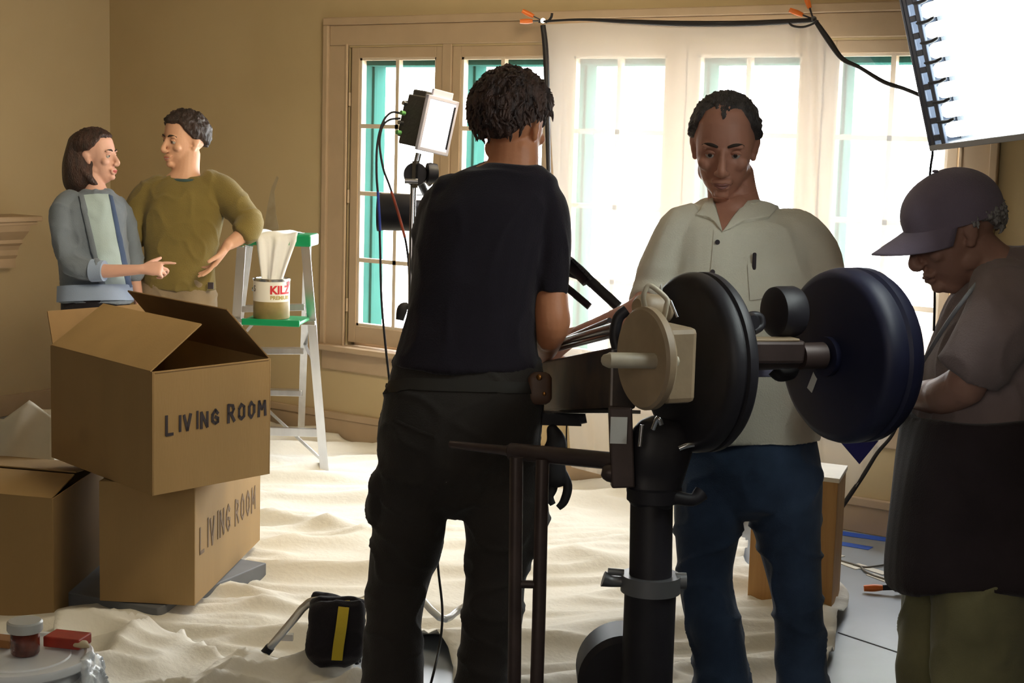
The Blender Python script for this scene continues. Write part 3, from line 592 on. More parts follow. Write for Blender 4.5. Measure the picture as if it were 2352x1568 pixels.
# panel
pn = (vr*.62-vf*.78-UP*.10).normalized(); up2 = (UP*.975+vr*.21); up2 = (up2-pn*up2.dot(pn)).normalized(); sd = up2.cross(pn).normalized()
pcn = P(1003, 288, DS-.03); ax = (sd, pn, up2)
t = thing('panel_lamp', 'small boxy panel lamp with glowing white face at top of the chrome stand', 'studio lamp', pcn-up2*.085)
m = MB(); m.box(pcn-pn*.055, .104, .10, .152, ax); m.box(pcn-pn*.115+up2*.0, .09, .03, .11, ax); m.box(pcn-pn*.075+up2*.083, .07, .07, .022, ax); m.build('housing', mat('dark olive housing', (.045, .04, .035), .6, bump=.2), t, smooth=False, bevel=.004)
m = MB()
for a0, a1, b0, b1 in ((-.058, .058, .072, .084), (-.058, .058, -.084, -.072), (-.058, -.048, -.084, .084), (.048, .058, -.084, .084)): m.box(pcn+sd*(a0+a1)/2+up2*(b0+b1)/2+pn*.002, a1-a0, .016, b1-b0, ax)
m.build('bezel', mat('pale lilac plastic', (.62, .60, .70), .4), t, smooth=False, bevel=.002)
m = MB(); m.box(pcn+pn*.0, .098, .008, .146, ax); m.build('screen', mat('lit screen', (1, 1, 1), .4, emit=(1, 1, 1), est=4.0), t, smooth=False)
m = MB(); m.box(pcn+sd*.044+pn*.0115, .006, .003, .13, ax); m.build('dark_strip', BLKM, t, smooth=False)
m = MB(); m.box(pcn+up2*.092-pn*.005, .075, .012, .026, ax); m.build('top_bracket', mat('pale lilac plastic', (1, 1, 1)), t, smooth=False, bevel=.002)
for k in range(4):
    m = MB(); q = pcn-pn*.09-sd*.061+up2*(.045-k*.03); m.cyl(q, q-sd*.014, .007, n=12); m.build('connector', mat('green connector', (.12, .35, .10), .5) if k % 2 else STEEL, t)
for nm, lab, pts, mt in (('video_cable', 'black cable looping down from the panel lamp, left of the pair', [(926, 262), (900, 258), (880, 280), (867, 330), (865, 400), (870, 470), (873, 560), (876, 680), (884, 780), (893, 862), (897, 905)], CORD),
                         ('video_cable', 'thin cable with red section hanging from the panel lamp, right of the pair', [(920, 272), (895, 275), (878, 292), (872, 330), (880, 385), (896, 430), (915, 490), (930, 545), (938, 600), (940, 660)], CORD)):
    m = MB(); m.tube([P(u, v, DS+.02) for u, v in pts], .0036, sub=6); c = m.build(nm, mt, origin=P(*pts[-1], DS)); props(c, lab, 'cable')
    m = MB(); q = [(868, 440), (871, 490), (873, 530)] if 'left' in lab else [(899, 440), (915, 490), (930, 545)]; m.tube([P(u, v, DS+.019) for u, v in q], .0042); m.build('coloured_section', CABBLUE if 'left' in lab else CABRED, c)
# lamp head behind the stand
hc_ = P(925, 488, 4.95); t = thing('lamp_head', 'black barrel lamp head hanging behind the chrome stand', 'studio lamp', hc_)
m = MB(); m.loft([(hc_-vr*.075, .058, .055), (hc_+vr*.10, .058, .055)], n=28, sub=2, rnd=False); m.build('barrel', BLKM, t)
m = MB(); m.cyl(hc_-vr*.079, hc_-vr*.07, .061); m.cyl(hc_+vr*.06, hc_+vr*.066, .06); m.build('rim', BLKR, t)
m = MB(); m.box(P(966, 454, 4.88), .045, .01, .014, (vr, vf, UP)); m.build('status_light', mat('lit slot', (1, 1, 1), emit=(1, .97, .92), est=4), t, smooth=False, bevel=.004)
m = MB(); m.tube([hc_+vr*.05, hc_+vr*.09+UP*.01, gc+vf*.05], .012); m.build('mount_arm', BLKM, t)
m = MB(); m.tube([P(1000, 1185, 4.45), P(1006, 1300, 4.4), P(1016, 1400, 4.35), P(1010, 1480, 4.3), P(990, 1568, 4.2), Z(975, 1620, .01)], .0035); props(m.build('hanging_cable', CORD, origin=P(1000, 1185, 4.45)), 'thin black cable hanging between the legs of the man in black', 'cable')
# sandbag over the stand leg
t = thing('sandbag', 'black sandbag with yellow strap slung over the bent stand leg', 'sandbag', P(775, 1378, 4.72))
def SBP(u, v, dd): return P(u, v, 4.72+dd)
m = MB()
for dd, bot in ((-.06, 1512), (.07, 1490)):
    m.loft([(SBP(778, 1384, dd*.2), .083, .02), (SBP(776, 1400, dd*.8), .082, .03), (SBP(773, 1450, dd), .084, .045), (SBP(770, 1495, dd*1.05), .085, .05), (SBP(770, bot, dd*1.05), .078, .03)], power=3.2, n=28)
m.build('bag', cloth('black nylon', (.014, .012, .016)), t, vox=.007, wr=[(.008, (10, 10, 14), 5, 1)])
m = MB(); q = [(792, 1374, -.02, 0), (790, 1392, -.072, 0), (784, 1440, -.125, 0), (778, 1480, -.13, 0), (774, 1515, -.118, 0)]
pp = crom([SBP(u, v, dd) for u, v, dd, _ in q], 5); m.rings([[p-vr*.016, p+vr*.016, p+vr*.016-vf*.005, p-vr*.016-vf*.005] for p in pp]); m.build('strap', YEL, t, smooth=False)

# ================================================================== bucket table with jar
zb = .40; bc = Z(45, 1500, zb)
t = thing('white_bucket', 'white round bucket with flat lid at the bottom left corner', 'bucket', Vector((bc.x, bc.y, 0)))
m = MB(); m.lathe(Vector((bc.x, bc.y, .005)), UP, [(0, 0), (.125, 0), (.13, .01), (.143, .30), (.150, .31), (.150, .335), (.144, .34), (.145, .375), (0, .375)]); m.build('pail', WHITE, t)
m = MB(); m.lathe(Vector((bc.x, bc.y, zb-.025)), UP, [(.0, .002), (.168, .002), (.172, .006), (.172, .020), (.168, .025), (.156, .025), (.150, .019), (.12, .018), (.118, .022), (.0, .022)]); m.build('lid', WHITE, t)
m = MB(); m.loft([(bc+vr*.165+UP*-.01, .012, .05), (bc+vr*.175-UP*.08, .02, .08), (bc+vr*.165-UP*.2, .02, .07)], n=20); o = m.build('plastic_bag', mat('clear film', (.75, .78, .8), .12, bump=.6, bscale=25), vox=.006, wr=[(.02, (20, 20, 20), 2, 1)], origin=bc+vr*.17-UP*.3); props(o, 'shiny crumpled clear plastic hanging at the side of the white bucket', 'plastic')
jc = Z(58, 1500, zb); t = thing('glass_jar', 'small glass jar with white lid and dark red contents on the bucket lid', 'jar', jc)
m = MB(); m.lathe(jc, UP, [(0, 0), (.030, 0), (.034, .005), (.034, .05), (.032, .056), (0, .056)], n=32); m.build('contents', mat('dark red jam', (.16, .03, .015), .15, var=.5, vscale=40, coat=.6), t)
m = MB(); m.lathe(jc, UP, [(0, .056), (.040, .056), (.042, .06), (.042, .078), (.038, .082), (0, .082)], n=32); m.build('lid', mat('pale lid', (.5, .5, .47), .35), t)
rc_ = Z(155, 1468, zb+.016); rx = (vr*.97-vf*.22).normalized(); ry = UP.cross(rx)
t = thing('red_package', 'flat red package lying on the rim of the white bucket', 'package', rc_-UP*.016)
m = MB(); m.box(rc_+UP*.0, .095, .065, .026, (rx, ry, UP)); m.build('wrapper', mat('red card', (.42, .035, .015), .5, var=.3, vscale=20), t, smooth=False, bevel=.003)
m = MB(); m.loft([(rc_+rx*.045-ry*.02, .008, .02), (rc_+rx*.062-ry*.03, .006, .012), (rc_+rx*.074-ry*.035, .003, .004)]); m.build('bristle_tip', mat('bristle', (.5, .4, .25), .9), t)
c2_ = Z(8, 1472, zb+.01); m = MB(); m.box(c2_, .06, .05, .02, (rx, ry, UP)); props(m.build('small_sponge', mat('amber sponge', (.35, .16, .05), .8), smooth=False, bevel=.004, origin=c2_-UP*.01), 'small brown block on the bucket lid left of the jar', 'sponge')

# ================================================================== camera crane
Lc = P(1597, 832, 3.42); Rc = P(1945, 816, 3.57)
Am = (vr*.91+vf*.42-UP*.0).normalized(); An = (vr*.89+vf*.46).normalized(); Ad = (vr*.90+vf*.43).normalized()
t = thing('camera_crane', 'heavy black camera crane with round counterweights on a steel column', 'camera crane', Vector((P(1495, 1300, 3.45).x, P(1495, 1300, 3.45).y, 0)))
def weight(c, R_, ax_, mt, th=.10):
    m = MB(); k = R_
    q = th/.10; m.lathe(c, ax_, [(0, -.046*q), (k*.20, -.046*q), (k*.22, -.040*q), (k*.88, -.036*q), (k*.93, -.034*q), (k*.975, -.026*q), (k, -.012*q), (k, .002*q), (k*.965, .007*q), (k*.965, .012*q), (k, .017*q), (k, .034*q), (k*.96, .046*q), (0, .046*q)], n=72)
    return m.build('counterweight', mt, t)
w1_ = weight(Lc, .197, Am, BLKM, .085); w2_ = weight(Rc, .200, An, NAVY, .125)
m = MB(); m.lathe(Rc-An*.045, -An, [(0, 0), (.04, 0), (.045, .006), (.045, .02), (0, .02)], n=32); m.build('hub', NAVY, w2_)
def tag(par, u, v, d, w, h, mt, tilt=0, nm='sticker'):
    p = P(u, v, d); m = MB(); x = (vr*math.cos(tilt)+UP*math.sin(tilt)); z = (UP*math.cos(tilt)-vr*math.sin(tilt)); nn = x.cross(z); m.box(p, w, .003, h, (x, nn, z)); return m.build(nm, mt, par, smooth=False)
def on_face(c, ax_, off, du, dv):  # a point on a disc face from its centre: du sideways, dv up
    h = UP.cross(ax_).normalized(); return c+ax_*off+h*du+UP*dv, h
for c, ax_, du, dv, w, h, par, mt in ((Rc, An, .045, -.055, .024, .05, w2_, LABEL), (Lc, Am, .06, .125, .04, .035, w1_, LABEL)):
    for sg in (1, -1):
        pass
p, h = on_face(Rc, An, -.047, .055, -.065); z_ = (UP*.9-h*.45).normalized(); m = MB(); m.box(p, .020, .004, .052, (z_.cross(An).normalized(), An, z_)); m.build('sticker', LABEL, w2_, smooth=False)
p, h = on_face(Lc, Am, -.047, .065, .125); m = MB(); m.add([p, p+UP*.04+h*.012, p+h*.035-UP*.004, p-Am*.003, p+UP*.04+h*.012-Am*.003, p+h*.035-UP*.004-Am*.003], [(0, 1, 2), (3, 5, 4), (0, 3, 4, 1), (1, 4, 5, 2), (2, 5, 3, 0)]); m.build('sticker', LABEL, w1_, smooth=False)
m = MB(); m.cyl(Lc+Am*.06, Rc-An*.04, .024); m.cyl(P(1838, 818, 3.50), P(1890, 816, 3.52), .030); m.build('axle', BROWNM, t)
m = MB(); m.beam(P(1705, 806, 3.45), P(1838, 806, 3.50), .05, .052, side=vf); m.build('axle_sleeve', BROWNM, t, smooth=False, bevel=.008)
m = MB(); m.beam(P(1716, 779, 3.45), P(1826, 778, 3.49), .045, .006, side=vf); m.build('top_plate', TANM, t, smooth=False, bevel=.002)
m = MB(); m.beam(P(1720, 850, 3.6), P(1800, 850, 3.66), .03, .028, side=vf); m.build('lower_plate', mat('lilac grey metal', (.25, .23, .33), .4, .3), t, smooth=False, bevel=.004)
m = MB(); m.tube([P(1775, 850, 3.56), P(1790, 862, 3.56), P(1815, 858, 3.58), P(1825, 842, 3.6)], .014); m.build('lock_knob', BLKR, t)
sc_ = P(1800, 716, 3.52); m = MB(); m.lathe(sc_, Am, [(0, -.03), (.045, -.03), (.056, -.026), (.058, -.015), (.058, .022), (.054, .032), (0, .032)], n=48); m.build('small_weight', BLKM, t)
m = MB(); m.cyl(sc_-Am*.0-UP*.03, P(1800, 800, 3.55), .02); m.build('small_weight_bracket', BLKM, t)
m = MB(); m.tube([P(1712, 735, 3.48), P(1725, 725, 3.48), P(1745, 728, 3.49), P(1748, 748, 3.49), P(1730, 760, 3.48)], .010); m.lathe(P(1722, 738, 3.46), (vr*.3-vf), [(0, 0), (.018, 0), (.02, .006), (.016, .02), (0, .02)], n=20); m.build('adjusting_knob', BLKM, t)
# tan drive head
Tc = P(1478, 823, 3.20)
m = MB(); m.lathe(Tc, Ad, [(0, -.006), (.100, -.006), (.106, 0), (.106, .014), (.100, .020), (0, .020)], n=64); dh = m.build('drive_disc', TANM, t)
m = MB(); m.box(Tc+Ad*.055-UP*.01, .075, .12, .155, (Ad, UP.cross(Ad), UP)); m.build('gear_case', mat('worn tan enamel', (1, 1, 1)), t, smooth=False, bevel=.012)
m = MB(); m.tube([P(1392, 827, 3.14), P(1400, 827, 3.13), P(1540, 829, 3.16), P(1550, 829, 3.17)], [.013, .0165, .0165, .013], sub=1); m.build('cross_bar', CREAM, t)
m = MB(); m.tube([P(1483, 712, 3.22), P(1478, 680, 3.2), P(1490, 656, 3.2), P(1512, 668, 3.2), P(1532, 688, 3.2), P(1530, 705, 3.2), P(1522, 744, 3.22)], .0055, sub=6); m.build('carry_handle', CREAM, t)
m = MB(); m.tube([P(1440, 712, 3.3), P(1420, 730, 3.3), P(1412, 770, 3.3), P(1418, 800, 3.3)], .012); m.build('cover_edge', BLKM, t)
m = MB(); m.loft([(P(1480, 705, 3.3), .03, .03), (P(1520, 712, 3.33), .032, .03)], rnd=True); m.build('motor', TANM, t)
m = MB(); m.tube([P(1540, 690, 3.3), P(1556, 728, 3.3)], .0035); m.build('pin', STEEL, t)
# arm
a0 = P(1432, 868, 3.46); a1 = P(1255, 890, 4.25); a2 = P(1130, 903, 4.75)
m = MB(); m.beam(a0, a1, .06, .135, side=vr); m.beam(a1, a2, .06, .125, side=vr); m.build('jib_arm', mat('mottled dark arm', (.035, .03, .035), .35, .2, col2=(.10, .07, .05), vscale=14), t, smooth=False, bevel=.006)
m = MB(); m.beam(P(1436, 945, 3.44), P(1255, 946, 4.24), .07, .008, side=vr); m.build('arm_edge', STEEL, t, smooth=False)
m = MB(); m.tube([P(1412, 752, 3.5), P(1340, 772, 3.9), P(1262, 797, 4.3)], .012); m.tube([P(1418, 766, 3.5), P(1262, 806, 4.3)], .007); m.tube([P(1400, 735, 3.6), P(1275, 788, 4.3)], .006); m.build('push_rod', mat('satin dark rod', (.12, .11, .12), .3, .8), t)
m = MB(); m.cyl(P(1246, 803, 4.28), P(1268, 797, 4.26), .012); m.build('rod_end', STEEL, t)
m = MB(); m.box(P(1290, 960, 4.0), .10, .05, .03, (vr, vf, UP)); m.cyl(P(1330, 958, 3.95), P(1345, 955, 3.95), .018); m.tube([P(1302, 972, 4.0), P(1301, 1000, 4.0), P(1302, 1040, 4.0)], .002); m.build('arm_bracket', BLKM, t, smooth=False)
m = MB(); m.tube([P(1296, 596, 4.45), P(1330, 625, 4.45), P(1350, 645, 4.44)], .020, sub=1); m.tube([P(1350, 640, 4.44), P(1420, 704, 4.42)], .0155); 
for k in range(6): m.cyl(P(1316+k*7, 600+k*8, 4.42), P(1320+k*7, 596+k*8, 4.42), .010, n=8)
m.build('pan_handle', BLKM, t)
m = MB(); m.tube([P(1290, 650, 4.5), P(1354, 704, 4.48)], .011); m.build('pan_handle', BLKM, t)
m = MB(); m.tube([P(1230, 600, 4.5), P(1290, 620, 4.47), P(1350, 640, 4.44)], .012); m.tube([P(1235, 600, 4.5), P(1225, 800, 4.55), a2+UP*.05], .02); m.build('head_mount', BLKM, t)
# column
m = MB(); m.beam(P(1424, 935, 3.42), P(1430, 1118, 3.42), .055, .05, side=vf); m.build('upright_plate', BROWNM, t, smooth=False, bevel=.004)
tag(t, 1421, 988, 3.385, .036, .058, LABEL, 0)
m = MB(); m.loft([(P(1525, 1000, 3.44), .07, .05), (P(1515, 1045, 3.44), .066, .055), (P(1505, 1090, 3.45), .062, .055), (P(1496, 1135, 3.45), .056, .056)], power=3, n=32); m.build('yoke', BLKM, t, vox=.006)
m = MB(); m.tube([P(1500, 985, 3.35), P(1512, 960, 3.34), P(1520, 975, 3.34)], .006); m.build('shackle', STEEL, t); m = MB(); m.tube([P(1560, 1030, 3.38), P(1590, 1020, 3.38), P(1640, 1022, 3.4)], .006); m.build('latch', STEEL, t); m = MB(); m.tube([P(1470, 1025, 3.36), P(1475, 975, 3.36)], .005); m.build('pin', STEEL, t)
pb = P(1496, 1300, 3.45); pbx = Vector((pb.x, pb.y, 0))
m = MB(); m.cyl(P(1497, 1120, 3.45), P(1494, 1335, 3.45), .047, n=48); m.build('upper_column', BLKM, t)
zc = P(1494, 1338, 3.45).z
m = MB(); m.cyl(Vector((pb.x, pb.y, .2)), Vector((pb.x, pb.y, zc)), .057, n=48); m.build('lower_column', BLKM, t)
m = MB(); m.cyl(pbx+UP*(zc-.02), pbx+UP*(zc+.018), .066, n=48); m.tube([pbx+UP*zc-vr*.05, pbx+UP*(zc)-vr*.085, pbx+UP*(zc+.005)-vr*.105], [.012, .013, .018]); m.tube([pbx+UP*(zc+.02)-vr*.06, pbx+UP*(zc+.022)-vr*.095], .008); m.cyl(pbx+UP*(zc+.005)+vr*.055, pbx+UP*(zc+.005)+vr*.078, .018); m.build('lower_collar', mat('grey metal', (.20, .20, .21), .4, .6), t)
zc2 = P(1500, 1128, 3.45).z
m = MB(); m.cyl(pbx+UP*(zc2-.014), pbx+UP*(zc2+.014), .06, n=48); m.tube([pbx+UP*zc2+vr*.04-vf*.03, pbx+UP*(zc2-.005)+vr*.08-vf*.03, pbx+UP*(zc2+.008)+vr*.10-vf*.02], [.016, .014, .018]); m.build('upper_collar', BLKM, t)
m = MB(); m.tube([P(1034, 1020, 3.62), P(1160, 1034, 3.56), P(1172, 1035, 3.55)], [.009, .0115, .015], sub=1); m.tube([P(1172, 1036, 3.55), P(1275, 1046, 3.5), P(1445, 1062, 3.42)], .0195, sub=1); m.loft([(P(1398, 1085, 3.42), .02, .02), (P(1440, 1095, 3.42), .022, .02)]); m.build('steering_bar', BROWNM, t)
for u0_, u1, v0 in ((1186, 1181, 1050), (1246, 1233, 1055)):
    p = P(u0_, v0, 3.5); m = MB(); m.tube([p, P((u0_*.4+u1*.6), 1400, 3.5), P(u1, 1568, 3.5), Vector((P(u1, 1568, 3.5).x, P(u1, 1568, 3.5).y, .2))], .0155, sub=1); m.build('push_bar', BROWNM, t)
m = MB(); m.tube([P(1184, 1341, 3.5), P(1238, 1342, 3.5)], .009); m.build('cross_tube', BROWNM, t)
fc = P(1432, 1545, 3.62); m = MB(); m.loft([(fc-vf*.05+UP*0, .105, .05), (fc+vf*.05, .105, .05)], n=8, sub=1, rnd=False) if False else m.lathe(fc-vf*.07, vf, [(0, 0), (.095, 0), (.108, .012), (.108, .125), (.09, .14), (0, .14)], n=48); m.build('fender', BLKM, t)
m = MB(); m.box(pbx+UP*.21-vr*.05, .62, .75, .08, (vr, vf, UP)); m.build('chassis', BLKM, t, smooth=False, bevel=.02)
for i in (-1, 1):
    for j in (-1, 1):
        wc = pbx-vr*.05+vr*(i*.27)+vf*(j*.33)+UP*.095; m = MB(); m.cyl(wc-vr*.03, wc+vr*.03, .09); m.build('wheel', BLKR, t)
m = MB(); tp = P(1965, 1040, 3.78); m.add([P(1926, 1010, 3.76), P(2018, 1012, 3.8), P(1974, 1066, 3.78), P(1926, 1010, 3.8), P(2018, 1012, 3.84), P(1974, 1066, 3.82)], [(0, 1, 2), (3, 5, 4), (0, 3, 4, 1), (1, 4, 5, 2), (2, 5, 3, 0)]); m.build('cloth_pennant', cloth('navy cloth', (.025, .02, .11)), t, smooth=False)
m = MB(); m.tube([P(1965, 940, 3.8), P(1972, 1012, 3.8)], .006); m.build('pennant_tie', CORD, t)
#@@PART3
# ================================================================== people
from mathutils.bvhtree import BVHTree
def SS(d, lst):
    """sections from pixels: (u, v, half width in px, half depth in m[, extra distance])"""
    return [(P(x[0], x[1], d+(x[4] if len(x) > 4 else 0)), x[2]*d/FPX, x[3]) for x in lst]
def shrink(lst, px, m_): return [(x[0], x[1], max(x[2]-px, 8), max(x[3]-m_, .02))+tuple(x[4:]) for x in lst]
def tree_of(o): 
    off = Vector((0, 0, 0)); q = o
    while q is not None: off += q.location; q = q.parent
    me = o.data; return BVHTree.FromPolygons([v.co+off for v in me.vertices], [list(p.vertices) for p in me.polygons])
def hit(tr, u, v, off=.002):
    r = ray(u, v); L = r.length; h = tr.ray_cast(cC, r.normalized(), 30)
    if h[0] is None: h = tr.find_nearest(P(u, v, hit.last))
    p = h[0]; n = h[1]; hit.last = (p-cC).dot(cf)
    if n.dot(r) > 0: n = -n
    return p+n*off, n
hit.last = 4.
def patch(tr, A_, B_, name, m_, par, n=14, k=8, off=.004, th=.003, smooth=True):
    """a cloth patch between two pixel polylines, lying on the surface under it"""
    def samp(L, s):
        x = s*(len(L)-1); i = min(int(x), len(L)-2); f = x-i; return L[i][0]*(1-f)+L[i+1][0]*f, L[i][1]*(1-f)+L[i+1][1]*f
    a = []; b = []
    for j in range(k+1):
        for i in range(n+1):
            p, q = samp(A_, i/n), samp(B_, i/n); u = p[0]+(q[0]-p[0])*j/k; v = p[1]+(q[1]-p[1])*j/k; w, nn = hit(tr, u, v, 0); e = 1 if 0 < j < k and 0 < i < n else .8; a.append(w+nn*off*e); b.append(w+nn*(off*e-th))
    N = len(a); mb = MB(); w = n+1; fs = []
    for j in range(k):
        for i in range(n):
            q = [j*w+i, j*w+i+1, (j+1)*w+i+1, (j+1)*w+i]; fs.append(q); fs.append([x+N for x in q[::-1]])
    bd = [(i, i+1) for i in range(n)]+[(j*w+n, (j+1)*w+n) for j in range(k)]+[(k*w+i+1, k*w+i) for i in range(n-1, -1, -1)]+[((j+1)*w, j*w) for j in range(k)]
    for x, y in bd: fs.append([x, y, y+N, x+N])
    mb.add(a+b, fs); return mb.build(name, m_, par, angle=60)
def head(mb, c, f, up, s=1., jaw=1., nose=1., smile=0):
    f = f.normalized(); up = (up-f*up.dot(f)).normalized(); x = f.cross(up).normalized(); ax = (x, f, up)
    L = lambda a, b, z: c+(x*a+f*b+up*z)*s
    def E(a, b, z, ra, rb, rz, n=24, m=16): mb.ell(L(a, b, z), ra*s, rb*s, rz*s, ax, n, m)
    E(0, -.014, .03, .076, .096, .086)
    mb.loft([(L(0, .018, .062), .064*s, .062*s), (L(0, .026, .02), .066*s, .064*s), (L(0, .026, -.02), .063*s*jaw, .062*s), (L(0, .030, -.055), .055*s*jaw, .056*s), (L(0, .036, -.085), .044*s*jaw, .046*s), (L(0, .046, -.106), .026*s*jaw, .030*s)], n=28, ref=f)
    E(0, .074, -.100, .018*jaw, .017, .014)
    for k in (-1, 1):
        E(k*.030, .080, .020, .022, .010, .007); E(k*.040, .064, -.026, .020, .018, .017)
        E(k*.0115, .100, -.041, .008, .010, .007); E(k*.046*jaw, -.002, -.062, .016, .034, .026)
        E(k*.0745, -.010, -.004, .008, .015, .025); E(k*.080, -.017, .006, .006, .014, .016); E(k*.070, -.003, -.028, .008, .011, .011)
    mb.loft([(L(0, .087, .012), .008*s, .008*s), (L(0, .098, -.012), .009*s, .010*s), (L(0, .109, -.034), .0115*s*nose, .012*s), (L(0, .100, -.044), .010*s, .010*s)], n=14, ref=f)
    E(0, .085, -.066, .027, .012, .010); E(0, .086, -.079, .022, .011, .008)
    return dict(L=L, ax=ax, s=s, c=c, smile=smile)
def sockets(o, H):
    off = Vector((0, 0, 0)); q = o
    while q is not None: off += q.location; q = q.parent
    s = H['s']; f = H['ax'][1]
    for v in o.data.vertices:
        p = v.co+off
        if (p-H['c']).length > .16*s: continue
        d = 0
        for k in (-1, 1): d += .012*math.exp(-((p-H['L'](k*.030, .088, -.001)).length/(.0135*s))**2)+.0*k
        d += .006*math.exp(-((p-H['L'](0, .098, -.0725)).dot(H['ax'][2])/(.0028*s))**2)*math.exp(-((p-H['L'](0, .09, -.0725)).length/(.022*s))**2)
        for k in (-1, 1): d += .004*math.exp(-((p-H['L'](k*.037, .082, -.058)).length/(.009*s))**2)
        v.co -= f*d*s
def face_parts(H, par, lipm=LIPM, brow=True, smile=0, browm=BROWM):
    L, ax, s = H['L'], H['ax'], H['s']
    for k in (-1, 1):
        m = MB(); m.ell(L(k*.030, .0715, 0), .0118*s, .0118*s, .0118*s, ax); e = m.build('eye', EYEW, par)
        m = MB(); m.lathe(L(k*.030, .0715, -.001)+ax[1]*.0105*s, ax[1], [(0, 0), (.0052*s, 0), (.0045*s, .0016*s), (0, .0022*s)], n=16); m.build('iris', IRIS, e)
        m = MB(); m.tube([L(k*.018, .079, .002), L(k*.025, .0835, .0068), L(k*.034, .0825, .0065), L(k*.043, .075, .001)], [.002*s, .0032*s, .0032*s, .002*s], n=8); m.ell(L(k*.030, .0712, .0058-.0034*H.get('lid', 0)), .0126*s, .0127*s, .0095*s, ax); m.build('eyelid', H['skin'], par)
        if brow: m = MB(); m.loft([(L(k*.013, .0905, .0215), .0022*s, .003*s), (L(k*.026, .0905, .0265), .003*s, .0042*s), (L(k*.040, .082, .0255), .0022*s, .0035*s), (L(k*.049, .071, .020), .0012*s, .002*s)], n=10, ref=ax[2]); m.build('eyebrow', browm, par)
    u = .006*smile
    m = MB(); m.tube([L(-.025-u*.4, .0825-u*.6, -.0705+u), L(-.010, .0955, -.0695), L(0, .0965, -.0705), L(.010, .0955, -.0695), L(.025+u*.4, .0825-u*.6, -.0705+u)], [.0012*s, .0034*s, .0032*s, .0034*s, .0012*s], n=8)
    m.tube([L(-.022, .0835, -.0735+u*.6), L(0, .0955, -.0775), L(.022, .0835, -.0735+u*.6)], [.0012*s, .0044*s, .0012*s], n=8); m.build('lips', lipm, par)
def sstep(a, b, x): t_ = min(max((x-a)/(b-a), 0), 1); return t_*t_*(3-2*t_)
def hair_cap(H, par, mt, thick=.016, front=.50, side=-.10, nape=-.72, rough=.006, freq=(9, 9, 3.2), seed=1, name='hair', locks=0, lock_len=.03, peak=0, extra=None, zmax=2.):
    L, ax, s = H['L'], H['ax'], H['s']; mb = MB(); n, m_ = 128, 80; rg = []
    for i in range(m_+1):
        ph = -math.pi/2+math.pi*min(max(i/m_, .008), .992); z = math.sin(ph); r = []
        for j in range(n):
            th = 2*math.pi*j/n; a = math.cos(ph)*math.cos(th); b = math.cos(ph)*math.sin(th)
            az = abs(math.atan2(a, -b))/math.pi   # 0 at the back, 1 in front
            lim = nape+(side-nape)*sstep(.12, .50, az)+(front-side)*sstep(.52, .80, az)-peak*math.exp(-((az-1)/.05)**2)
            k = sstep(-.07, .10, z-lim+.04*noise.noise(Vector((a*8, b*8, seed+9))))
            nz = noise.noise(Vector((a*freq[0], b*freq[1], z*freq[2]+seed)))+.5*noise.noise(Vector((a*freq[0]*3, b*freq[1]*3, z*freq[2]*2+seed)))
            t_ = -.022+(thick+.022+rough*nz*1.6)*k
            if extra: t_ += extra(a, b, z)*k
            r.append(L(a*(.078+t_), -.014+b*(.098+t_), .03+z*(.088+t_)))
        rg.append(r)
    mb.rings(rg)
    rd = random.Random(seed)
    for q in range(locks):
        a, b, z = rd.gauss(0, 1), rd.gauss(0, 1)-.5, rd.gauss(0, 1)*.8+.15; l = math.sqrt(a*a+b*b+z*z); a, b, z = a/l, b/l, z/l
        az = abs(math.atan2(a, -b))/math.pi; lim = nape+(side-nape)*sstep(.12, .50, az)+(front-side)*sstep(.52, .80, az)
        if z < lim+.05 or z > zmax: continue
        p = L(a*(.078+thick*.7), -.014+b*(.098+thick*.7), .03+z*(.088+thick*.7)); nrm = (L(a, b, z)-L(0, 0, 0)).normalized()
        dn = (-ax[2]-ax[1]*.3+Vector([rd.gauss(0, .45) for _ in range(3)])); dn = (dn-nrm*dn.dot(nrm)).normalized(); l = lock_len*rd.uniform(.6, 1.3)*s
        mb.tube([p, p+dn*l*.4+nrm*.006*s, p+dn*l*.8+nrm*.006*s, p+dn*l*1.1+nrm*rd.uniform(.001, .012)*s], [.0035*s, .004*s, .003*s, .0006*s], n=6, sub=2)
    return mb.build(name, mt, par, angle=180)
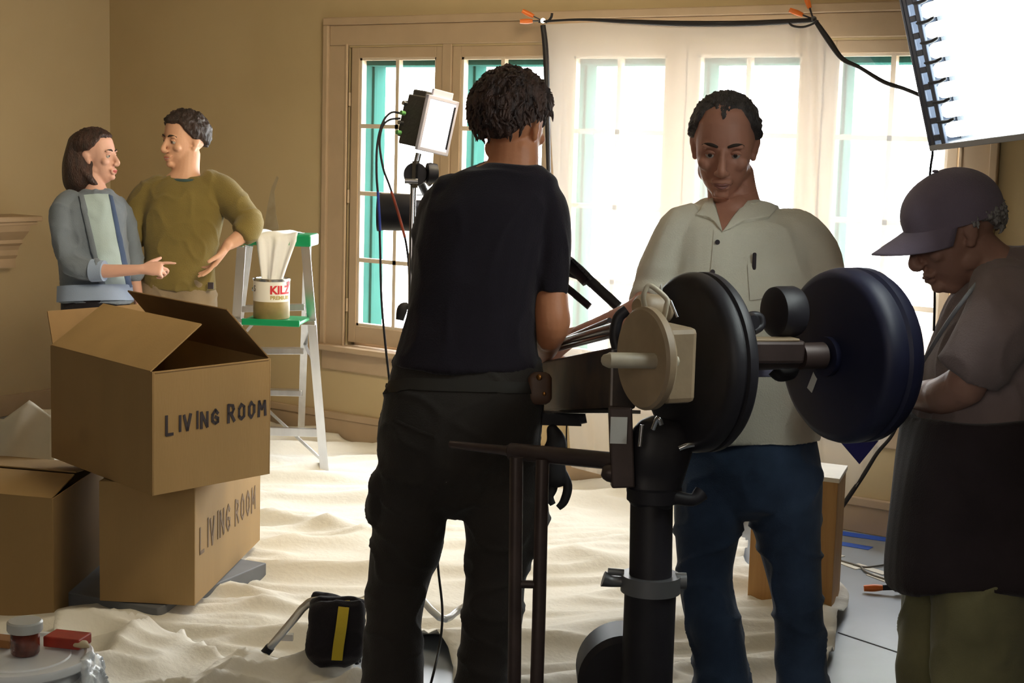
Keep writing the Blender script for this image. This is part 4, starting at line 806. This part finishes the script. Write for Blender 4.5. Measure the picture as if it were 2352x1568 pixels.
def hand(mb, w, D, N, S, s=1., curls=(.3, .35, .4, .45), spread=.1, thumb=(.7, .55), wrist_r=.026):
    """w wrist, D towards the fingers, N out of the palm, S the thumb's side"""
    D = D.normalized(); N = (N-D*N.dot(D)).normalized(); X_ = (S-D*S.dot(D)-N*S.dot(N)).normalized()
    mb.loft([(w-D*.02*s, wrist_r*s, .020*s), (w+D*.015*s, .029*s, .018*s), (w+D*.055*s, .041*s, .0155*s), (w+D*.088*s, .040*s, .012*s)], ref=N, n=18, power=2.5)
    for i, (l, r) in enumerate(((.074, .0088), (.082, .0092), (.076, .0088), (.060, .0078))):
        off = (.030-.0205*i)*s; p = w+D*(.086-(.006 if i in (0, 3) else 0))*s+X_*off; a = 0; d = (D+X_*spread*(1.5-i)*.6).normalized(); pts = [p-d*.015*s]; rr = [r*s]
        c_ = curls[i]
        for k, (fr, cc) in enumerate(((.44, .8), (.31, 1.1), (.25, .8))):
            a += c_*cc; q = d*math.cos(a)+N*math.sin(a); p = p+q*l*fr*s; pts.append(p); rr.append(r*s*(1-.09*(k+1)))
        mb.loft([(a_, b_, b_) for a_, b_ in zip(pts, rr)], n=10, sub=3, ref=X_)
    b0 = w+D*.018*s+X_*.022*s; t1 = (D*math.cos(thumb[0])+X_*math.sin(thumb[0])+N*.25).normalized(); t2 = (t1+D*thumb[1]*.5+N*thumb[1]*.5).normalized()
    mb.loft([(b0, .014*s, .014*s), (b0+t1*.036*s, .0115*s, .0115*s), (b0+t1*.036*s+t2*.030*s, .0098*s, .0098*s), (b0+t1*.036*s+t2*.054*s, .0078*s, .0078*s)], n=10, sub=3, ref=X_)
def shoe(par, heel, D, mt=SHOE, s=1.):
    D = Vector((D.x, D.y, 0)).normalized(); h = Vector((heel.x, heel.y, 0)); m = MB()
    m.loft([(h-D*.03+UP*.045, .034*s, .04), (h+D*.04+UP*.05, .038*s, .045), (h+D*.12+UP*.04, .044*s, .034), (h+D*.19+UP*.03, .046*s, .025), (h+D*.235+UP*.026, .034*s, .02)], ref=UP, power=2.6)
    o = m.build('shoe', mt, par, vox=.006); me = o.data; zz = -o.parent.location.z
    for v in me.vertices: v.co.z = max(v.co.z, zz+.004)
    return o
def foot_of(u, v, d): p = P(u, v, d); return Vector((p.x, p.y, 0))

# ---- man in black seen from behind
d = 4.0; t = thing('person', 'man in black T-shirt and dark cargo trousers seen from behind', 'person', foot_of(1010, 1568, d))
tor = [(1181, 380, 60, .066), (1178, 392, 84, .072), (1163, 408, 120, .085), (1145, 436, 138, .10), (1122, 480, 152, .12), (1106, 560, 150, .125), (1092, 640, 150, .125), (1082, 720, 152, .12), (1074, 790, 160, .12), (1070, 842, 176, .125)]
hip = [(1068, 830, 172, .115), (1066, 900, 185, .14), (1060, 970, 190, .15), (1056, 1040, 190, .145), (1052, 1085, 184, .13)]
lgl = [(965, 1050, 98, .12), (950, 1130, 95, .115), (943, 1180, 86, .108), (932, 1230, 82, .10), (914, 1330, 66, .085), (903, 1440, 64, .085), (897, 1568, 70, .085), (893, 1740, 74, .085)]
lgr = [(1146, 1050, 98, .12), (1150, 1130, 96, .115), (1153, 1180, 93, .108), (1151, 1230, 86, .10), (1138, 1340, 68, .085), (1130, 1440, 67, .085), (1112, 1568, 58, .08), (1105, 1740, 62, .085)]
fy = (vf*.86+vr*.50); fdir = (fy-UP*.12)
m = MB(); H = head(m, P(1176, 286, d), fdir, UP, 1.03)
m.loft(SS(d, [(1182, 310, 55, .055, .01), (1180, 365, 58, .058), (1172, 400, 66, .06), (1150, 440, 95, .07)]))
m.loft(SS(d, shrink(tor[3:], 18, .02)), flat=True); m.loft(SS(d, shrink(hip, 16, .02)), flat=True); m.loft(SS(d, shrink(lgl, 22, .03))); m.loft(SS(d, shrink(lgr, 22, .03)))
m.loft(SS(d, [(1262, 470, 38, .045), (1274, 560, 38, .045), (1266, 640, 37, .042), (1266, 700, 40, .046, -.01), (1269, 742, 41, .05, -.01), (1262, 776, 32, .045, .02)]))
m.loft([(P(1264, 752, d), .040, .040), (P(1258, 785, d+.06), .036, .036), (P(1250, 808, d+.16), .030, .028), (P(1246, 818, d+.22), .026, .024)])
hand(m, P(1246, 818, d+.22), (vf*.85+vr*.35-UP*.15), -UP, -vr, curls=(1.1, 1.1, 1.1, 1.1), thumb=(.5, 1.2))
m.loft(SS(d, [(1006, 480, 32, .042, .03), (1004, 580, 32, .042, .08), (1006, 690, 32, .038, .14)])); m.loft([(P(1006, 680, d+.14), .034, .034), (P(1020, 740, d+.24), .032, .03), (P(1080, 790, d+.34), .026, .024)])
hand(m, P(1085, 792, d+.35), (vr*.8+vf*.3-UP*.1), -UP, vf, curls=(1.1, 1.1, 1.1, 1.1))
o = m.build('body', SK1, t, vox=.0042, vsm=3); H['skin'] = SK1; sockets(o, H); face_parts(H, t)
hair_cap(H, t, HB, thick=.021, front=.50, side=-.22, nape=-.80, rough=.007, freq=(7, 7, 3), seed=3, locks=420, lock_len=.026)
m = MB(); m.loft(SS(d, tor), power=2.25, n=28, flat=True, rnd=False)
m.loft(SS(d, [(1225, 432, 40, .06), (1262, 470, 44, .07), (1273, 540, 43, .07), (1270, 610, 42, .068), (1265, 672, 41, .064)]), rnd=False); m.loft(SS(d, [(1040, 440, 40, .06), (1000, 480, 40, .06, .02), (988, 560, 40, .06, .07), (990, 640, 38, .055, .12)]))
sh = m.build('shirt', TEE, t, vox=.007, vsm=4, wr=[(.016, (4, 4, 2.2), 3, 0), (.008, (9, 9, 5), 8, 1)])
m = MB(); m.loft(SS(d, hip), power=2.3, n=28, flat=True); m.loft(SS(d, lgl), n=24); m.loft(SS(d, lgr), n=24)
m.loft(SS(d, [(880, 1068, 20, .06), (872, 1120, 30, .075), (868, 1175, 30, .07), (876, 1212, 18, .05)])); m.loft(SS(d, [(1225, 1120, 20, .06), (1232, 1180, 24, .07), (1226, 1260, 20, .06)]))
tr_ = m.build('trousers', CARGO, t, vox=.008, vsm=4, wr=[(.020, (4, 4, 5), 6, 0), (.012, (8, 8, 12), 2, 1)])
trt = tree_of(tr_); patch(trt, [(876, 880), (940, 868), (1040, 872), (1240, 880)], [(876, 905), (940, 896), (1040, 900), (1240, 905)], 'belt', mat('dark belt', (.022, .018, .014), .7), t, n=30, k=3, off=.005)
patch(trt, [(905, 960), (960, 985), (1000, 1000)], [(905, 967), (960, 992), (1000, 1007)], 'pocket_seam', CARGO, t, k=2, off=.004)
m = MB(); m.loft([(P(1240, 868, d-.08), .03, .02), (P(1240, 915, d-.08), .03, .02)], power=4); m.build('pouch', mat('leather pouch', (.10, .05, .03), .5), t)
m = MB(); m.ell(P(1238, 866, d-.105), .008, .004, .008); m.ell(P(1250, 904, d-.105), .005, .004, .005); m.build('pouch_stud', mat('brass', (.6, .28, .08), .3, 1), t)
shoe(t, foot_of(893, 1790, d), vf-vr*.25); shoe(t, foot_of(1105, 1790, d), vf+vr*.25)
t = thing('work_gloves', 'dark work gloves clipped at the hip of the man in black', 'gloves', P(1275, 990, 3.93))
m = MB(); m.loft(SS(3.95, [(1268, 985, 14, .02), (1278, 1015, 24, .025), (1270, 1055, 28, .03), (1278, 1100, 26, .028)])); m.build('cuff', BLKR, t, vox=.005)
for pts in ([(1288, 1080), (1304, 1115), (1296, 1150), (1282, 1166)], [(1268, 1090), (1270, 1120), (1262, 1140), (1270, 1158)], [(1252, 1085), (1254, 1120), (1250, 1150)]):
    m = MB(); m.tube([P(u, v, 3.95) for u, v in pts], [.013, .012, .011, .008][:len(pts)], n=10); m.build('finger', BLKR, t)

# ---- man in cream shirt facing the camera
d = 4.2; t = thing('person', 'grey-haired man in cream button shirt and blue jeans looking down', 'person', foot_of(1730, 1568, d))
tor = [(1688, 462, 74, .065, .02), (1694, 486, 128, .085, .02), (1698, 512, 156, .105), (1702, 570, 170, .12), (1702, 660, 172, .13), (1700, 760, 172, .135), (1706, 860, 170, .135), (1712, 950, 168, .13), (1716, 1004, 170, .13)]
hip = [(1716, 985, 160, .115), (1722, 1040, 162, .125), (1724, 1100, 164, .125)]
lgl = [(1640, 1085, 82, .105), (1630, 1180, 74, .10), (1622, 1290, 70, .09), (1620, 1350, 66, .085), (1645, 1470, 66, .085), (1655, 1568, 66, .085), (1665, 1740, 70, .09)]
lgr = [(1802, 1085, 86, .11), (1806, 1180, 84, .105), (1818, 1290, 72, .095), (1832, 1380, 66, .085), (1838, 1470, 62, .08), (1842, 1568, 58, .08), (1846, 1740, 62, .085)]
fdir = (-vf*.93-vr*.16-UP*.27)
m = MB(); H = head(m, P(1664, 334, d-.02), fdir, UP-vr*.0, 1.10, jaw=1.04)
m.loft(SS(d, [(1676, 395, 55, .05, .03), (1682, 445, 58, .055, .03), (1690, 492, 66, .055, .03), (1696, 540, 90, .06, .02)]))
m.ell(P(1685, 480, d+.0), .05, .05, .04)
m.loft(SS(d, shrink(tor[3:], 18, .03)), flat=True, rnd=False); m.loft(SS(d, shrink(hip, 14, .02)), flat=True); m.loft(SS(d, shrink(lgl, 20, .025))); m.loft(SS(d, shrink(lgr, 20, .025)))
m.loft(SS(d, [(1556, 530, 40, .045), (1526, 610, 40, .045), (1500, 680, 36, .04, -.02)])); m.loft([(P(1502, 672, d-.02), .042, .04), (P(1470, 712, d-.05), .038, .036), (P(1400, 742, d-.02), .030, .028), (P(1330, 768, d+.02), .024, .022)])
hand(m, P(1325, 770, d+.03), (-vr*.95-UP*.25), (-UP*.6+vf*.4), -vf, curls=(.9, 1.0, 1.0, 1.0), thumb=(.5, .8))
m.loft(SS(d, [(1850, 530, 40, .045), (1882, 620, 40, .045), (1896, 710, 36, .04)])); m.loft([(P(1896, 705, d), .042, .04), (P(1908, 790, d-.10), .036, .034), (P(1900, 860, d-.20), .026, .024)])
hand(m, P(1899, 862, d-.21), (-vr*.2-vf*.3-UP*.7), (-UP), -vf, curls=(.9, 1.0, 1.0, 1.0))
o = m.build('body', SK2, t, vox=.0042, vsm=2); H['skin'] = SK2; H['lid'] = 1; sockets(o, H); face_parts(H, t, lipm=mat('lips dark', (.26, .10, .08), .5))
def qf(a, b, z): return 0.
hair_cap(H, t, HG, thick=.010, front=.70, side=-.22, nape=-.7, rough=.004, freq=(12, 12, 4), seed=6, peak=.20)
m = MB(); m.loft(SS(d, tor), power=2.4, n=28, rnd=False, flat=True)
m.loft(SS(d, [(1610, 495, 40, .06), (1556, 530, 50, .075), (1524, 600, 50, .075), (1504, 662, 48, .07), (1488, 700, 44, .062, -.03)]), rnd=False)
m.loft(SS(d, [(1768, 512, 30, .05), (1800, 512, 42, .065), (1846, 530, 50, .075), (1882, 600, 50, .075), (1898, 700, 48, .07), (1900, 760, 46, .065, -.05)]), rnd=False)
sh = m.build('shirt', LINEN, t, vox=.0065, vsm=4, wr=[(.020, (3.5, 3.5, 2), 13, 0), (.010, (7, 7, 3.5), 4, 1)])
st = tree_of(sh); s2_ = [x for x in t.children if x.name.startswith('body')][0]
b1 = [v.co+t.location for v in sh.data.vertices]; b2 = [v.co+t.location for v in s2_.data.vertices]
st2 = BVHTree.FromPolygons(b1+b2, [list(f.vertices) for f in sh.data.polygons]+[[i+len(b1) for i in f.vertices] for f in s2_.data.polygons])
patch(st2, [(1640, 452), (1680, 456), (1733, 440)], [(1657, 529), (1659, 533), (1662, 529)], 'open_neck', SK2, t, n=12, k=14, off=.005)
patch(st, [(1636, 455), (1622, 470), (1598, 496)], [(1659, 534), (1640, 512), (1628, 505)], 'collar', LINEN, t, off=.010, th=.007)
patch(st, [(1736, 432), (1760, 446), (1792, 470), (1764, 503)], [(1659, 534), (1675, 528), (1690, 520), (1704, 514)], 'collar', LINEN, t, off=.011, th=.008)
patch(st, [(1640, 528), (1672, 528)], [(1626, 700), (1650, 702)], 'button_placket', LINEN, t, n=4, k=20, off=.004)
patch(st, [(1716, 608), (1800, 596)], [(1722, 690), (1806, 680)], 'pocket', LINEN, t, n=12, k=8, off=.005)
for u, v in ((1648, 557), (1637, 625)):
    p, n_ = hit(st, u, v, .004); m = MB(); m.lathe(p, n_, [(0, 0), (.0065, 0), (.0065, .003), (0, .003)], n=16); m.build('button', MARK, t)
p, n_ = hit(st, 1731, 600, .008); m = MB(); m.loft([(p+UP*.018, .005, .004), (p-UP*.022, .0055, .004)]); pen = m.build('pen', MARK, origin=p); props(pen, 'dark pen clipped in the shirt pocket of the man in cream', 'pen')
m = MB(); m.loft(SS(d, hip), power=2.3, n=28, flat=True); m.loft(SS(d, lgl), n=24); m.loft(SS(d, lgr), n=24)
tr_ = m.build('jeans', DENIM, t, vox=.008, vsm=4, wr=[(.018, (4, 4, 5), 16, 0), (.014, (7, 7, 11), 5, 1)])
shoe(t, foot_of(1665, 1755, d), -vf-vr*.2); shoe(t, foot_of(1846, 1755, d), -vf+vr*.2)

# ---- older man with the cap at the right
d = 3.75; t = thing('person', 'older man in a grey cap bending his head, at the right edge', 'person', foot_of(2210, 1568, d))
a_ = math.radians(25); fdir = (-vr*math.cos(a_)-UP*math.sin(a_)-vf*.10); upd = (UP*math.cos(a_)-vr*math.sin(a_))
tor = [(2322, 612, 64, .09), (2316, 645, 92, .16), (2302, 690, 112, .20), (2290, 760, 122, .21), (2276, 840, 130, .20), (2266, 920, 140, .19), (2262, 975, 146, .19)]
m = MB(); H = head(m, P(2189, 530, d), fdir, upd, 1.10, jaw=1.05, nose=1.25)
m.loft([(P(2225, 560, d), .058, .060), (P(2262, 600, d), .062, .062), (P(2300, 640, d), .075, .085), (P(2318, 690, d), .09, .12)], ref=vf)
m.loft(SS(d, shrink(tor[1:], 16, .03)), flat=True); m.loft(SS(d, [(2262, 940, 120, .15), (2256, 1060, 124, .15)]))
m.loft(SS(d, [(2118, 1340, 38, .06, .14), (2112, 1480, 34, .055, .14), (2110, 1740, 32, .05, .14)])); m.loft(SS(d, [(2250, 1080, 90, .09, -.09), (2245, 1340, 72, .08, -.09), (2240, 1740, 50, .06, -.09)])); m.loft(SS(d, [(2180, 1080, 80, .08, .1), (2130, 1340, 55, .07, .13)]))
m.loft([(P(2318, 680, d-.18), .055, .055), (P(2270, 790, d-.20), .052, .052), (P(2215, 885, d-.18), .046, .046)]); m.loft([(P(2222, 880, d-.18), .048, .050), (P(2165, 908, d-.08), .044, .046), (P(2105, 908, d+.08), .032, .034)])
hand(m, P(2098, 906, d+.10), (-vr*.8+vf*.5), -UP, vf, curls=(.8, .9, .9, .9))
m.loft([(P(2290, 700, d+.22), .05, .05), (P(2220, 830, d+.24), .042, .042), (P(2120, 870, d+.26), .03, .03)]); hand(m, P(2115, 870, d+.26), -vr, -UP, -vf, curls=(.8, .9, .9, .9))
o = m.build('body', SK3, t, vox=.0045, vsm=3); H['skin'] = SK3; H['lid'] = 1; sockets(o, H); face_parts(H, t, browm=HW, lipm=mat('lips pale', (.28, .14, .11), .5))
hair_cap(H, t, HW, thick=.013, front=.55, side=-.22, nape=-.70, rough=.008, freq=(9, 9, 9), seed=9, locks=220, lock_len=.014, zmax=-.15, extra=lambda a, b, z: -.025*sstep(-.15, .1, z))
# cap
L = H['L']; rg = []; n = 72
for i in range(25):
    ph = i/24; z = -.02+ph*.112; r = []
    for j in range(n):
        th = 2*math.pi*j/n; k = math.sqrt(max(0, 1-max(0, (z+.0)/.094)**2.3)) if z > 0 else 1; r.append(L(.090*k*math.cos(th), -.012+.114*k*math.sin(th), .034+z*1.03+.012*math.sin(th)*(1-ph)))
    rg.append(r)
m = MB(); m.rings(rg); cp = m.build('cap', CAPM, t, wr=[(.006, (9, 9, 9), 2, 0)])
m = MB(); top = []; 
for j in range(15):
    k = j/14; row = []
    for i in range(25):
        th = math.radians(-78+156*i/24); rad = .094+k*.078*math.cos(th*.85); xx = .088*math.sin(th)*(1-.06*k); yy = -.010+(.105+k*.078)*math.cos(th*.62)*(.55+.45*math.cos(th)); yy = -.012+.112*math.cos(th)+k*.085*math.cos(th)**.7; zz = .040-.014*k-.030*(xx/.08)**2*(.4+k)
        row.append(L(xx, yy, zz))
    top.append(row)
vs = [p for r_ in top for p in r_]; m.add(vs, [(j*25+i, j*25+i+1, (j+1)*25+i+1, (j+1)*25+i) for j in range(14) for i in range(24)]); o = m.build('brim', CAPM, cp, angle=180); s_ = o.modifiers.new('th', 'SOLIDIFY'); s_.thickness = .004
m = MB(); m.ell(L(0, -.012, .135), .008, .008, .004); m.build('cap_button', CAPM, cp)
m = MB(); m.loft(SS(d, tor), power=2.3, n=28, flat=True)
m.loft([(P(2310, 650, d-.13), .08, .08), (P(2300, 720, d-.19), .092, .085), (P(2262, 800, d-.20), .090, .08), (P(2222, 862, d-.18), .084, .075)], rnd=False); m.loft([(P(2300, 660, d+.13), .07, .07), (P(2250, 760, d+.22), .08, .07), (P(2185, 850, d+.25), .07, .06)])
m.loft([(P(2262, 618, d-.01), .066, .075), (P(2290, 640, d), .085, .10)], rnd=False)
sh = m.build('shirt', PLAID, t, vox=.0075, vsm=4, wr=[(.022, (4, 4, 4), 23, 0), (.012, (8, 8, 7), 7, 1)])
m = MB(); m.loft(SS(d, [(2262, 968, 166, .225), (2256, 1060, 178, .215), (2250, 1180, 188, .20), (2246, 1290, 196, .20), (2248, 1335, 198, .20)]), power=2.5, n=32, rnd=False); m.build('lower_garment', LOWERC, t, vox=.009, vsm=4, wr=[(.03, (5, 5, 1), 3, 0)])  # separate darker garment below the forearm
m = MB(); m.loft(SS(d, [(2112, 1290, 48, .10, .13), (2108, 1400, 40, .09, .13), (2106, 1568, 40, .08, .13), (2106, 1800, 42, .08, .13)])); m.loft(SS(d, [(2255, 1290, 112, .12, -.08), (2250, 1420, 106, .11, -.08), (2248, 1568, 104, .10, -.08), (2240, 1800, 96, .09, -.08)]))
m.build('trousers', KHAKI, t, vox=.009, vsm=4, wr=[(.025, (5, 5, 4), 13, 0), (.012, (8, 8, 8), 14, 1)])
m = MB(); m.tube([P(2285, 600, d-.10), P(2220, 680, d-.2), P(2170, 750, d-.14), P(2120, 830, d-.02)], .005); m.build('neck_strap', mat('grey strap', (.35, .38, .42), .6), t)
shoe(t, foot_of(2106, 1850, d+.13), -vr); shoe(t, foot_of(2230, 1850, d-.08), -vr)

# ---- man in olive sweater leaning on the ladder
d = 7.2; t = thing('person', 'smiling man in olive sweater leaning his elbow on the stepladder', 'person', foot_of(410, 740, d))
tor = [(428, 404, 46, .06), (424, 418, 72, .08), (420, 440, 90, .10), (420, 480, 92, .115), (420, 540, 86, .115), (416, 600, 82, .11), (412, 640, 86, .125), (412, 664, 86, .125)]
a_ = math.radians(44); fdir = (-vr*math.sin(a_)-vf*math.cos(a_)-UP*.05)
m = MB(); H = head(m, P(423, 323, d), fdir, UP+vr*.06, 1.05, smile=1)
m.loft(SS(d, [(432, 350, 28, .055), (428, 392, 31, .06), (424, 415, 45, .07)]), ref=vf)
m.loft(SS(d, shrink(tor[2:], 8, .02)), flat=True); m.loft(SS(d, [(410, 640, 74, .10), (410, 720, 76, .10), (408, 745, 74, .10)])); m.loft(SS(d, [(372, 730, 30, .08), (365, 900, 24, .06), (362, 1085, 18, .05)])); m.loft(SS(d, [(448, 730, 30, .08), (455, 900, 24, .06), (458, 1085, 18, .05)]))
m.loft(SS(d, [(340, 440, 22, .045), (308, 492, 22, .045), (300, 535, 20, .04)])); m.loft(SS(d, [(300, 530, 20, .04), (303, 575, 17, .035, .03), (318, 630, 14, .028, .05)]))
hand(m, P(320, 636, d+.05), (-UP*.8+vr*.6), (-vf*.2+vr*.3-UP*.2), -vf, curls=(.3, .3, .4, .5))
m.loft(SS(d, [(500, 430, 23, .045), (542, 475, 22, .045, -.03), (572, 520, 20, .04, -.08)])); m.loft([(P(572, 520, d-.08), .042, .040), (P(556, 540, d-.12), .038, .036), (P(524, 562, d-.16), .026, .026)])
hand(m, P(519, 567, d-.165), (-vr*.55-UP*.85-vf*.1), (-vf*.2-vr*.9+UP*.4), (-vf-vr*.5), curls=(.15, .2, .25, .35), spread=.22, s=1.08)
o = m.build('body', SK4, t, vox=.0048, vsm=2); H['skin'] = SK4; sockets(o, H); face_parts(H, t, smile=1)
m = MB(); L = H['L']; m.tube([L(-.016, .090, -.0725), L(0, .0975, -.0745), L(.016, .090, -.0725)], [.0012, .0026, .0012], n=8); m.build('teeth', TEETH, t)
hair_cap(H, t, HD, thick=.016, front=.46, side=-.26, nape=-.66, rough=.006, freq=(8, 8, 3), seed=12, extra=lambda a, b, z: .010*max(0, z)*max(0, b+.3))
m = MB(); m.loft(SS(d, tor), power=2.3, n=28, rnd=False, flat=True)
m.loft(SS(d, [(365, 420, 24, .06), (335, 446, 30, .07), (310, 492, 30, .065), (302, 530, 28, .06), (306, 548, 26, .058)]))
m.loft(SS(d, [(480, 416, 26, .06), (512, 440, 32, .07), (548, 480, 30, .065, -.03), (574, 512, 28, .06, -.07)])); m.loft([(P(574, 508, d-.07), .058, .055), (P(568, 528, d-.11), .056, .052), (P(554, 540, d-.13), .050, .046)], rnd=False)
sh = m.build('sweater', OLIVE, t, vox=.007, vsm=4, wr=[(.022, (5, 5, 3.5), 33, 0), (.010, (10, 10, 8), 17, 1)])
m = MB()
ring = [P(428, 398, d)+vr*(.076*math.cos(q))+vf*(.074*math.sin(q))-UP*(.012+.020*(-math.sin(q)*.5+.5)) for q in [i*math.pi/12 for i in range(24)]]
m.tube(ring+ring[:2], .009, n=8, sub=2); m.build('collar', TEALK, sh)
m = MB(); m.loft(SS(d, [(410, 650, 80, .10), (410, 700, 84, .11), (410, 745, 84, .11)]), n=28, power=2.3); m.loft(SS(d, [(370, 730, 42, .10), (364, 900, 34, .08), (360, 1080, 30, .075)])); m.loft(SS(d, [(450, 730, 42, .10), (456, 900, 34, .08), (460, 1080, 30, .075)]))
m.build('trousers', BEIGE, t, vox=.008, vsm=4, wr=[(.03, (6, 6, 5), 43, 0), (.012, (9, 9, 9), 44, 1)])
m = MB(); m.box(P(484, 656, d-.10), .025, .012, .03, (vr, vf, UP)); m.build('belt_loop', MARK, t, smooth=False)
shoe(t, foot_of(360, 1098, d), -vf-vr*.2); shoe(t, foot_of(460, 1098, d), -vf+vr*.2)

# ---- woman pointing
d = 6.95; t = thing('person', 'dark-haired woman in blue cardigan pointing with her right hand', 'person', foot_of(220, 700, d))
fdir = (vr*.96-vf*.22+UP*.04)
tor = [(224, 438, 31, .058), (222, 448, 40, .066), (214, 460, 64, .09), (208, 482, 80, .12), (208, 540, 84, .13), (212, 600, 80, .12), (216, 650, 80, .125), (218, 692, 84, .13)]
m = MB(); H = head(m, P(221, 358, d), fdir, UP-vr*.03, .95, jaw=.92, nose=.85)
m.loft(SS(d, [(214, 385, 24, .045), (216, 425, 25, .048), (222, 455, 34, .06)]), ref=vf)
m.loft(SS(d, shrink(tor[2:], 8, .02)), flat=True); m.loft(SS(d, [(218, 680, 72, .10), (218, 730, 74, .10)])); m.loft(SS(d, [(190, 720, 34, .08), (190, 1110, 18, .05)])); m.loft(SS(d, [(250, 720, 34, .08), (250, 1110, 18, .05)]))
m.loft(SS(d, [(148, 490, 20, .04, -.06), (150, 560, 20, .04, -.10), (172, 615, 19, .04, -.14)])); m.loft([(P(172, 615, d-.14), .038, .038), (P(235, 622, d-.17), .031, .031), (P(300, 620, d-.18), .024, .026), (P(326, 618, d-.18), .021, .022)])
w_ = P(326, 618, d-.18)
hand(m, w_, (vr*.98+UP*.08), (vf*.5-UP*.5), (UP*.9-vf*.4), s=.92, curls=(.12, .95, 1.2, 1.25), thumb=(.9, .2), wrist_r=.022)
m.loft(SS(d, [(286, 500, 18, .04, .16), (304, 580, 18, .038, .18), (308, 640, 16, .033, .16), (318, 690, 12, .026, .12)])); hand(m, P(318, 692, d+.12), -UP, -vr, -vf, s=.9, curls=(.2, .25, .3, .35), wrist_r=.02)
o = m.build('body', SK5, t, vox=.0045, vsm=2); H['skin'] = SK5; sockets(o, H); face_parts(H, t, lipm=LIP2, smile=.6)
L = H['L']; hair_cap(H, t, HF, thick=.017, front=.52, side=-.08, nape=-.75, rough=.003, freq=(8, 8, 2), seed=22)
m = MB(); m.loft([(L(0, -.045, .055), .075, .080), (L(0, -.062, .0), .088, .080), (L(0, -.070, -.05), .094, .084), (L(0, -.072, -.12), .092, .082), (L(0, -.070, -.155), .080, .064)], ref=H['ax'][1], n=32, power=2.3)
m.loft([(L(.078, -.03, -.06), .014, .02), (L(.06, .0, -.11), .014, .02), (L(.03, .03, -.142), .012, .014)])
m.build('hair_bob', HF, t, vox=.006, vsm=3, wr=[(.008, (22, 22, 3), 2, 0)])
m = MB(); m.loft(SS(d, tor), power=2.3, n=28, rnd=False, flat=True)
m.loft(SS(d, [(166, 466, 22, .055, -.03), (146, 492, 28, .06, -.07), (148, 560, 30, .065, -.10), (168, 608, 30, .06, -.13)])); m.loft([(P(164, 604, d-.13), .062, .058), (P(192, 618, d-.15), .056, .054), (P(218, 621, d-.16), .046, .046)])
m.loft(SS(d, [(270, 470, 18, .05, .12), (292, 510, 22, .05, .15), (306, 580, 22, .05, .17), (308, 632, 20, .045, .15)]))
sh = m.build('cardigan', CARDI, t, vox=.0065, vsm=4, wr=[(.022, (5, 5, 4), 53, 0), (.010, (10, 10, 9), 57, 1)])
m = MB(); m.loft([(P(212, 621, d-.158), .050, .050), (P(240, 622, d-.168), .045, .045)], rnd=False, sub=3, n=24); m.build('cuff', CARDIL, sh)
m = MB(); m.loft(SS(d, [(218, 656, 84, .134), (219, 692, 86, .136)]), rnd=False, sub=3, n=32, power=2.3); m.build('hem_band', CARDIL, sh)
st = tree_of(sh)
patch(st, [(188, 450), (205, 448), (225, 446), (249, 447)], [(240, 664), (256, 665), (272, 664), (290, 660)], 'tee_shirt', SKYT, t, n=22, k=34, off=.007, th=.006)
patch(st, [(249, 449), (258, 453)], [(288, 662), (300, 660)], 'front_band', CARDN, t, n=4, k=26, off=.011, th=.008)
patch(st, [(182, 452), (193, 450)], [(232, 668), (245, 668)], 'front_band', CARDI, t, n=4, k=26, off=.011, th=.008)
m = MB(); m.loft(SS(d, [(220, 680, 80, .13), (220, 740, 84, .13)]), n=28); m.loft(SS(d, [(188, 725, 42, .10), (190, 900, 32, .08), (190, 1105, 26, .07)])); m.loft(SS(d, [(252, 725, 42, .10), (250, 900, 32, .08), (250, 1105, 26, .07)]))
m.build('trousers', BLKT, t, vox=.008, wr=[(.02, (5, 5, 4), 3, 0)])
shoe(t, foot_of(190, 1122, d), vr-vf*.3, s=.85); shoe(t, foot_of(250, 1122, d), vr, s=.85)
for o in bpy.data.objects:   # repeats carry their group
    if o.parent is None and 'category' in o:
        g = {'cardboard_box': 'cardboard boxes stacked at the left', 'spring_clamp': 'orange handled spring clamps', 'drop_cloth': 'canvas drop cloths on the floor', 'tape_strip': 'blue masking tape strips on the floor', 'video_cable': 'cables hanging from the panel lamp', 'person': 'people in the room'}.get(o.name.split('.')[0])
        if g: o['group'] = g
